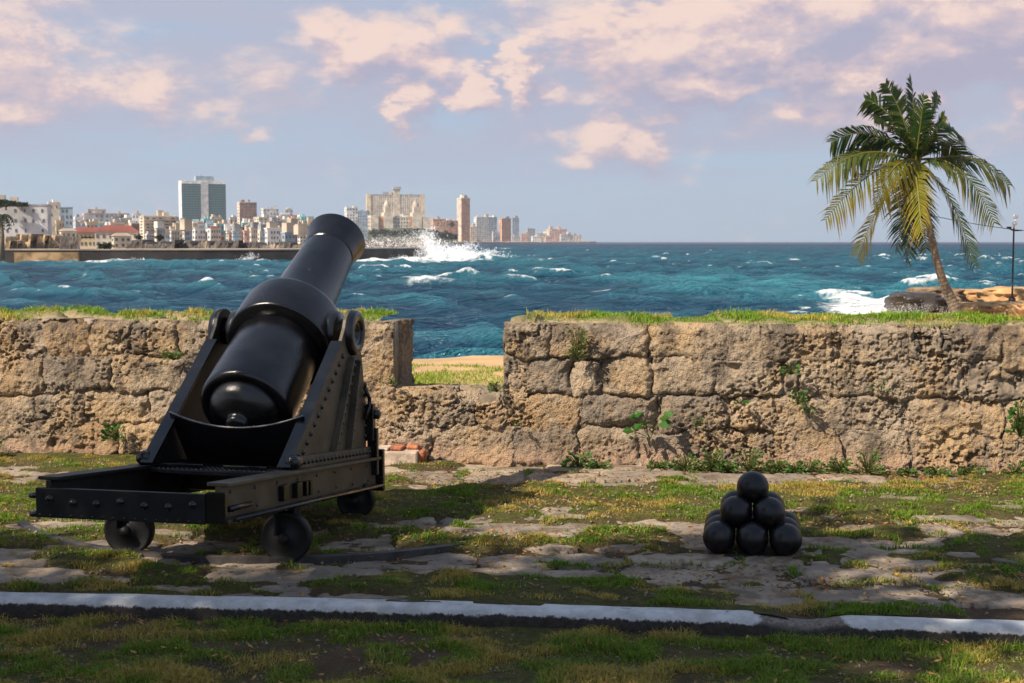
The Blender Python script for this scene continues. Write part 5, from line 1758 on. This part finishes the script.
# ================================================================== grass, weeds, leaves
def blades(name, X, Y, Z, hgt, wid, colors, rg, lean=.55, mat='grass_blades'):
    n = len(X)
    a = rg.uniform(0, 2 * np.pi, n); b = rg.uniform(0, 2 * np.pi, n)
    h = hgt * rg.uniform(.5, 1.25, n); w = wid * rg.uniform(.7, 1.3, n)
    ln = lean * rg.uniform(.2, 1.5, n)
    B = np.stack([X, Y, Z], -1); D_ = np.stack([np.cos(a), np.sin(a), np.zeros(n)], -1); S = np.stack([np.cos(b), np.sin(b), np.zeros(n)], -1)
    up = np.array([0, 0, 1.0])
    m1 = B + D_ * (ln * h * .30)[:, None] + up * (h * .62)[:, None]
    tp_ = B + D_ * (ln * h)[:, None] + up * (h * (1.05 - .28 * ln))[:, None]
    V = np.stack([B - S * w[:, None] / 2, B + S * w[:, None] / 2, m1 + S * w[:, None] * .36, m1 - S * w[:, None] * .36, tp_], 1).reshape(-1, 3)
    i = np.arange(n)[:, None] * 5
    me = np_mesh(name, V, [i + np.array([0, 1, 2, 3]), i + np.array([3, 2, 4])])
    C = np.repeat(np.concatenate([colors, np.ones((n, 1))], 1), 5, 0)
    set_attr(me, 'col', C, 'FLOAT_COLOR')
    return link(name, me, MATS[mat])


def grass_colors(n, rg, dry):
    """dry 0..1 per blade"""
    g = np.array([.072, .185, .010]); g2 = np.array([.20, .335, .022]); d = np.array([.52, .38, .10])
    t = rg.uniform(0, 1, (n, 1))
    c = g * (1 - t) + g2 * t
    k = np.clip(dry[:, None] + rg.uniform(-.35, .35, (n, 1)), 0, 1)
    return (c * (1 - k) + d * k) * rg.uniform(.7, 1.2, (n, 1))


gr = np.random.default_rng(61)
# on the terrace
n = 1500000
X = gr.uniform(-5.4, 5.4, n); Y = gr.uniform(7.0, 12.1, n)
cv = grass_cover(X, Y)
ix_ = np.clip(((X - sx[0]) / (sx[1] - sx[0])).astype(int), 0, len(sx) - 1); iy_ = np.clip(((Y - sy[0]) / (sy[1] - sy[0])).astype(int), 0, len(sy) - 1)
joint = sstep(.035, .0, jd[iy_, ix_]) * sstep(.40, .60, fbm(X * 2.0, Y * 2.6, 3, 189))
cv = np.maximum(cv, joint * .75)
sd_ = wally = (X - WA.x) * WN.x + (Y - WA.y) * WN.y
keep = (gr.uniform(0, 1, n) < cv * (.16 + .75 * sstep(.42, .62, fbm(X * 6, Y * 8, 3, 191)))) & (Y > kerb_y(X) + .03) & (sd_ > .02)
X, Y, cv = X[keep], Y[keep], cv[keep]
dry = sstep(.46, .66, fbm(X * 2.3 + 5, Y * 3.6, 4, 192)) * .95
zz = -.018 + .050 * cv - .012
hg = .012 + .036 * sstep(.35, .7, fbm(X * 6, Y * 8, 3, 193)) * cv
o = blades('terrace_grass', X, Y, zz, hg, .0055, grass_colors(len(X), gr, dry), gr, .8)
tag(o, 'short patchy green and dry grass growing between the flagstones', 'grass', None, 'stuff')
# the lawn
n = 420000
X = gr.uniform(-4.2, 4.2, n); Y = gr.uniform(4.9, 7.7, n)
den = sstep(.30, .58, fbm(X * 1.6, Y * 2.5, 4, 181)) * .55 + .45
keep = (gr.uniform(0, 1, n) < den) & (Y < kerb_y(X) - .205)
X, Y = X[keep], Y[keep]
dry = .12 + sstep(.44, .62, fbm(X * 2.2 + 9, Y * 3.2, 4, 194)) * .75
o = blades('lawn_grass', X, Y, np.full(len(X), -.072), .014 + .044 * sstep(.35, .7, fbm(X * 5, Y * 6, 3, 195)), .0050, grass_colors(len(X), gr, dry), gr, .9)
tag(o, 'short green lawn grass with dry patches in the shade of the kerb', 'grass', None, 'stuff')
# turf along the wall top
n = 60000
U = gr.uniform(U_L, U_R, n); Dp = gr.uniform(0.03, THK, n)
ingap = (U > U_GAP0 - .12 + .35 * Dp * 0) & (U < U_GAP1 + .16)
base_c = sstep(.44, .56, fbm(U * 2.6, Dp * 3.4, 4, 196)) * (.25 + .75 * sstep(.02, .25, Dp))
base_c = np.maximum(base_c, sstep(.42, .55, fbm(U * 1.6, Dp * 2.2, 3, 197)) * sstep(.25, .45, Dp))
mound = .085 * base_c * (fbm(U * 2.5, Dp * 3, 3, 198) + .2)
keep = (~ingap) & (gr.uniform(0, 1, n) < base_c)
U, Dp, mound = U[keep], Dp[keep], mound[keep]
XY = np.array(WA)[None, :2] + U[:, None] * np.array(WU)[None, :2] - Dp[:, None] * np.array(WN)[None, :2]
dry = sstep(.50, .66, fbm(U * 2.6 + 3, Dp * 3, 3, 199)) * .7
o = blades('wall_turf', XY[:, 0], XY[:, 1], WALL_H - .03 + mound, .014 + .060 * sstep(.40, .70, fbm(U * 3.5, Dp * 4, 3, 203)) * gr.uniform(.4, 1, len(U)), .008, grass_colors(len(U), gr, dry) * 1.25, gr, .7)
tag(o, 'thin green and straw turf growing along the top of the wall', 'grass', None, 'stuff')
# turf bed on the wall top: a thin uneven sheet of soil on each merlon
for (ua, ub, lab) in ((U_L, U_GAP0 - .12, 'left'), (U_GAP1 + .03, U_R, 'right')):
    uu = np.linspace(ua, ub, int((ub - ua) / .03)); dd = np.linspace(.05, THK - .02, 30)
    UU, DD = np.meshgrid(uu, dd)
    bc_ = sstep(.44, .56, fbm(UU * 2.6, DD * 3.4, 4, 196)) * (.25 + .75 * sstep(.02, .25, DD))
    bc_ = np.maximum(bc_, sstep(.42, .55, fbm(UU * 1.6, DD * 2.2, 3, 197)) * sstep(.25, .45, DD))
    ZZ = WALL_H - .03 + .085 * bc_ * (fbm(UU * 2.5, DD * 3, 3, 198) + .2) + .03 * (fbm(UU * 6, DD * 6, 3, 200) - .5) - .07 * sstep(.13, .05, DD)
    PP = np.array(WA)[None, None] + UU[..., None] * np.array(WU) - DD[..., None] * np.array(WN)
    PP[..., 2] = ZZ
    ii = np.arange(UU.size).reshape(UU.shape)
    me = np_mesh('wall_top', PP.reshape(-1, 3), np.stack([ii[:-1, :-1], ii[:-1, 1:], ii[1:, 1:], ii[1:, :-1]], -1).reshape(-1, 4))
    set_attr(me, 'grass', bc_.ravel())
    link('earth_top', me, MATS['top_earth'], wall, True)
# grass behind the gap
n = 14000
X = gr.uniform(-1.6, .6, n); Y = gr.uniform(12.9, 15.6, n)
keep = gr.uniform(0, 1, n) < sstep(.36, .55, fbm(X * 1.6, Y * 1.6, 3, 205) + .24 - .20 * (Y - 13.0) + .16 * (X > -.75))
X, Y = X[keep], Y[keep]
o = blades('headland_grass', X, Y, np.full(len(X), .50), np.full(len(X), .06), .010, grass_colors(len(X), gr, np.full(len(X), .15)) * 1.3, gr, .7)
tag(o, 'bright green grass on the sandy ground behind the gap in the wall', 'grass', None, 'stuff')

# fallen leaves
def litter(name, X, Y, Z, size, label, rg):
    n = len(X)
    a = rg.uniform(0, 2 * np.pi, n); s = size * rg.uniform(.5, 1.3, n)
    d = np.stack([np.cos(a), np.sin(a), rg.uniform(-.3, .3, n)], -1) * s[:, None]; e = np.stack([-np.sin(a), np.cos(a), rg.uniform(-.3, .3, n)], -1) * s[:, None] * .45
    C = np.stack([X, Y, Z], -1); up = np.array([0, 0, 1.0]) * (s * .3)[:, None]
    V = np.stack([C - d, C - e * .9 + up * .5, C + d + up, C + e * .9 + up * .5, C - up * .2], 1).reshape(-1, 3)
    i = np.arange(n)[:, None] * 5
    me = np_mesh(name, V, np.concatenate([i + np.array([0, 1, 4]), i + np.array([1, 2, 4]), i + np.array([2, 3, 4]), i + np.array([3, 0, 4])]))
    k = rg.uniform(0, 1, (n, 1))
    c = np.array([.30, .125, .045]) * (1 - k) + np.array([.48, .31, .10]) * k
    c *= rg.uniform(.5, 1.15, (n, 1))
    set_attr(me, 'col', np.repeat(np.concatenate([c, np.ones((n, 1))], 1), 5, 0), 'FLOAT_COLOR')
    tag(link(name, me, MATS['dry_leaves']), label, 'leaves', None, 'stuff')


n = 2300
X = gr.uniform(-4.0, 4.0, n); Y = gr.uniform(5.2, 7.6, n)
keep = (Y < kerb_y(X) - .27) & (gr.uniform(0, 1, n) < .25 + .75 * sstep(.42, .6, fbm(X * 1.3, Y * 1.6, 3, 206)))
litter('leaf_litter', X[keep], Y[keep], np.full(keep.sum(), -.028) + gr.uniform(-.012, .015, keep.sum()), .019, 'dry brown leaves scattered over the shaded lawn', gr)
n = 17000
X = gr.uniform(-5.0, 5.0, n); Y = gr.uniform(7.2, 11.4, n)
keep = (Y > kerb_y(X) + .03) & (gr.uniform(0, 1, n) < .15 + .85 * sstep(.45, .62, fbm(X * 1.2 + 4, Y * 1.8, 3, 207)))
litter('leaf_litter', X[keep], Y[keep], .016 + .032 * grass_cover(X[keep], Y[keep]) + gr.uniform(-.01, .012, keep.sum()), .018, 'dry brown leaves scattered over the paved terrace', gr)


# grit and little stones on the bare soil
def grit(name, X, Y, Z, size, label, rg):
    n = len(X)
    C = np.stack([X, Y, Z], -1)
    ax = rg.normal(size=(n, 3, 3)); ax /= np.linalg.norm(ax, axis=2)[..., None]
    s = (size * rg.uniform(.35, 1.3, n) ** 1.5)[:, None, None]
    V = np.concatenate([C[:, None] + ax * s, C[:, None] - ax * s * .8], 1).reshape(-1, 3)
    i = np.arange(n)[:, None] * 6
    F_ = np.concatenate([i + np.array(q) for q in ([0, 1, 2], [0, 2, 4], [0, 4, 5], [0, 5, 1], [3, 2, 1], [3, 4, 2], [3, 5, 4], [3, 1, 5])])
    me = np_mesh(name, V, F_)
    k = rg.uniform(0, 1, (n, 1))
    c = (np.array([.20, .15, .11]) * (1 - k) + np.array([.46, .38, .29]) * k) * rg.uniform(.6, 1.1, (n, 1))
    set_attr(me, 'col', np.repeat(np.concatenate([c, np.ones((n, 1))], 1), 6, 0), 'FLOAT_COLOR')
    tag(link(name, me, MATS['dry_leaves']), label, 'grit', None, 'stuff')


n = 16000
X = gr.uniform(-5.2, 5.2, n); Y = gr.uniform(7.1, 11.9, n)
keep = (Y > kerb_y(X) + .02) & (gr.uniform(0, 1, n) < .2 + .8 * sstep(.42, .6, fbm(X * 2.2, Y * 3, 3, 208)))
cvk = grass_cover(X[keep], Y[keep])
grit('grit', X[keep], Y[keep], -.014 + .05 * cvk + .022 * (fbm(X[keep] * 3, Y[keep] * 3, 4, 121) - .5), .011, 'small stones and grit on the bare soil of the terrace', gr)
n = 7000
X = gr.uniform(-4.2, 4.2, n); Y = gr.uniform(5.0, 7.6, n)
keep = Y < kerb_y(X) - .25
grit('grit', X[keep], Y[keep], -.060 + .03 * (fbm(X[keep] * 2, Y[keep] * 2, 4, 171) - .5), .009, 'small stones and crumbs of earth on the shaded lawn', gr)


# ---- weeds on and below the wall
def weed(px, py, w, h, nleaf, size, label, seed, out=.06, wide=.55, yellow=0.0, singles=False, foot=False):
    rg = random.Random(seed)
    u, v = wall_uv(px, py)
    if foot: v = 0.0
    root = wall_pt(u, v, out)
    o = empty('weed', root)
    tag(o, label, 'weed', 'weeds in and below the wall')
    Wd, Hd = w * 11.8 / F, h * 11.8 / F
    stem = MB(); m = MB(); cols = []
    for i in range(nleaf):
        a = rg.uniform(-1, 1); t = rg.uniform(.05, 1)
        end = WU * (a * Wd / 2 * (1.1 - .4 * t)) + UP * (Hd * t) + WN * rg.uniform(.0, .10)
        ld_ = (WU * a * 1.0 + UP * rg.uniform(-.2, .7) + WN * rg.uniform(.1, .9)).normalized()
        sdv = ld_.cross(UP * .4 + WN * .8).normalized()
        L = size * rg.uniform(.6, 1.25)
        nrm = ld_.cross(sdv)
        mid = end + ld_ * L * .5
        q = [end, mid - sdv * L * wide * .5 + nrm * L * .08, end + ld_ * L - UP * L * .12, mid + sdv * L * wide * .5 + nrm * L * .08, mid]
        stem.tube([Vector((0, 0, 0)), end * .5 + UP * .01, end], .0022, 4, False)
        c = Vector((.045, .125, .018)) * rg.uniform(.7, 1.35)
        c = c.lerp(Vector((.30, .26, .05)), yellow * rg.uniform(.3, 1))
        mm = MB() if singles else m
        ofs = len(mm.v)
        mm.v += [tuple(p) for p in q]; mm.f += [(ofs, ofs + 1, ofs + 4), (ofs + 1, ofs + 2, ofs + 4), (ofs + 2, ofs + 3, ofs + 4), (ofs + 3, ofs, ofs + 4)]
        mm.sm += [True] * 4
        if singles:
            me = bpy.data.meshes.new('leaf'); me.from_pydata(mm.v, [], mm.f); set_attr(me, 'col', np.array([(*c, 1)] * 5), 'FLOAT_COLOR'); link('leaf', me, MATS['weed_leaf'], o)
        else:
            cols += [(*c, 1)] * 5
    stem.build('stems', MATS['weed_stem'], o)
    if not singles:
        me = bpy.data.meshes.new('foliage'); me.from_pydata(m.v, [], m.f); set_attr(me, 'col', np.array(cols), 'FLOAT_COLOR'); stuff(link('foliage', me, MATS['weed_leaf'], o))


weed(650, 438, 34, 30, 16, .105, 'broad-leaved green plant growing from the right wall, largest leaves', 1, .07, .6, singles=True)
weed(580, 466, 28, 16, 60, .05, 'dark leafy clump at the wall foot right of the gap', 2, .10, foot=True)
weed(578, 360, 20, 34, 80, .04, 'yellowish tuft hanging in the crack right of the gap', 3, .05, .4, .5)
weed(790, 374, 16, 12, 40, .035, 'small green tuft high in the right wall joint', 4)
weed(797, 404, 14, 14, 40, .04, 'green tuft in the joint below the high one', 5)
weed(808, 413, 8, 8, 20, .03, 'tiny green sprig in the right wall below two tufts', 6)
weed(880, 392, 16, 14, 14, .05, 'slanting green sprig beside the rounded boulder in the wall', 7, .05, .3)
weed(742, 404, 12, 6, 24, .03, 'flat green sprig in the middle of the right wall', 8)
weed(1018, 436, 20, 36, 90, .055, 'tall leafy plant on the wall at the right edge', 9)
weed(1012, 470, 24, 16, 60, .04, 'low green plant at the wall foot by the right edge', 10, .10, foot=True)
weed(119, 440, 20, 18, 50, .05, 'green plant low in the left wall beside the cannon', 11)
weed(176, 360, 18, 12, 50, .035, 'bright green tuft high in the left wall beside the cannon', 12, .05, .5, .2)
weed(4, 452, 18, 22, 60, .045, 'green plant at the wall foot by the left edge', 13, .1, foot=True)
weed(497, 392, 14, 10, 50, .03, 'small moss tuft on the sill against the right side of the gap', 14, .03, .5, .2)
weed(392, 384, 10, 8, 24, .028, 'tiny sprig under the left side of the gap', 15, .03, .5, .1)
weed(700, 425, 10, 10, 18, .03, 'tiny yellow green sprig right of the broad-leaved plant', 16, .05, .5, .3)
weed(520, 425, 6, 5, 12, .025, 'single tiny sprig in the wall just right of the gap', 17)
for i, (px, w, h) in enumerate([(600, 22, 8), (660, 22, 9), (685, 26, 16), (712, 24, 22), (748, 30, 24), (776, 24, 12), (808, 28, 14), (838, 24, 16), (866, 26, 24), (935, 24, 9), (968, 26, 10), (725, 20, 10), (795, 18, 8), (905, 16, 6)]):
    weed(px, 468, w, h, 90, .034, 'low leafy weed along the foot of the right wall, %s' % (ORD + ['%s from the left' % t for t in ('eleventh', 'twelfth', 'thirteenth', 'fourteenth')])[sorted([600, 660, 685, 712, 748, 776, 808, 838, 866, 935, 968, 725, 795, 905]).index(px)], 30 + i, .10, .55, .12, foot=True)

# ================================================================== trees behind the camera whose shade falls on the lawn
def shade_tree(x, y, h, crown, label, seed, n=9000, hole=.5):
    rg = np.random.default_rng(seed)
    o = empty('shade_tree', (x, y, -.1))
    tag(o, label, 'tree', 'trees shading the lawn')
    q = MB(); q.tube([(0, 0, -.2), (.15, .1, h * .4), (.1, .2, h * .75)], [.32, .24, .12], 12)
    for k in range(8):
        a = k * 2.4
        q.tube([(.12, .1, h * (.38 + .04 * k)), (math.cos(a) * crown * .4, math.sin(a) * crown * .4, h * .75), (math.cos(a) * crown * .8, math.sin(a) * crown * .8, h * .9)], [.12, .07, .03], 6)
    q.build('trunk', MATS['trunk_bark'], o)
    cl = rg.normal(size=(46, 3)); cl /= np.linalg.norm(cl, axis=1)[:, None]; cl *= rg.uniform(.3, 1, (46, 1)) * np.array([crown, crown, h * .26])
    def fn(n):
        i = rg.integers(0, 46, n)
        return cl[i] + rg.normal(size=(n, 3)) * np.array([.36, .36, .26]) * crown * .34 + np.array([0, 0, h * .85])
    def cf(n):
        return np.concatenate([np.array([[.045, .085, .018]]) * rg.uniform(.6, 1.3, (n, 1)), np.ones((n, 1))], 1)
    link('crown', leaf_cloud(n, fn, .20, cf, rg), MATS['tree_leaf'], o)


SHADE = [(-11.2, 2.4, 8.6, 2.2, 6500), (-8.6, 2.2, 8.8, 2.3, 8000), (-6.2, 2.7, 8.6, 1.9, 6000), (-4.0, 3.9, 8.2, 1.4, 2200), (-7.6, .4, 8.8, 2.0, 6000)]
for i, (x, y, h, cr, nn) in enumerate(SHADE):
    shade_tree(x, y, h, cr, 'leafy tree behind the viewer shading the lawn, %s' % ORD[i], 500 + i, nn)

# ================================================================== the damp sea air
hz = MB(); hz.box((-5500, -60, -9), (5500, 5200, 180))
haze = hz.build('haze', None)
tag(haze, 'thin pale sea haze over the water and the town', 'haze', None, 'stuff')
hm = bpy.data.materials.new('haze'); hm.use_nodes = True
HT_ = NT(hm.node_tree)
vol = HT_.n('ShaderNodeVolumePrincipled', {'Color': (.80, .87, .96, 1), 'Density': .00009, 'Anisotropy': .2})
HT_.t.links.new(vol.outputs[0], HT_.n('ShaderNodeOutputMaterial').inputs['Volume'])
haze.data.materials.append(hm)
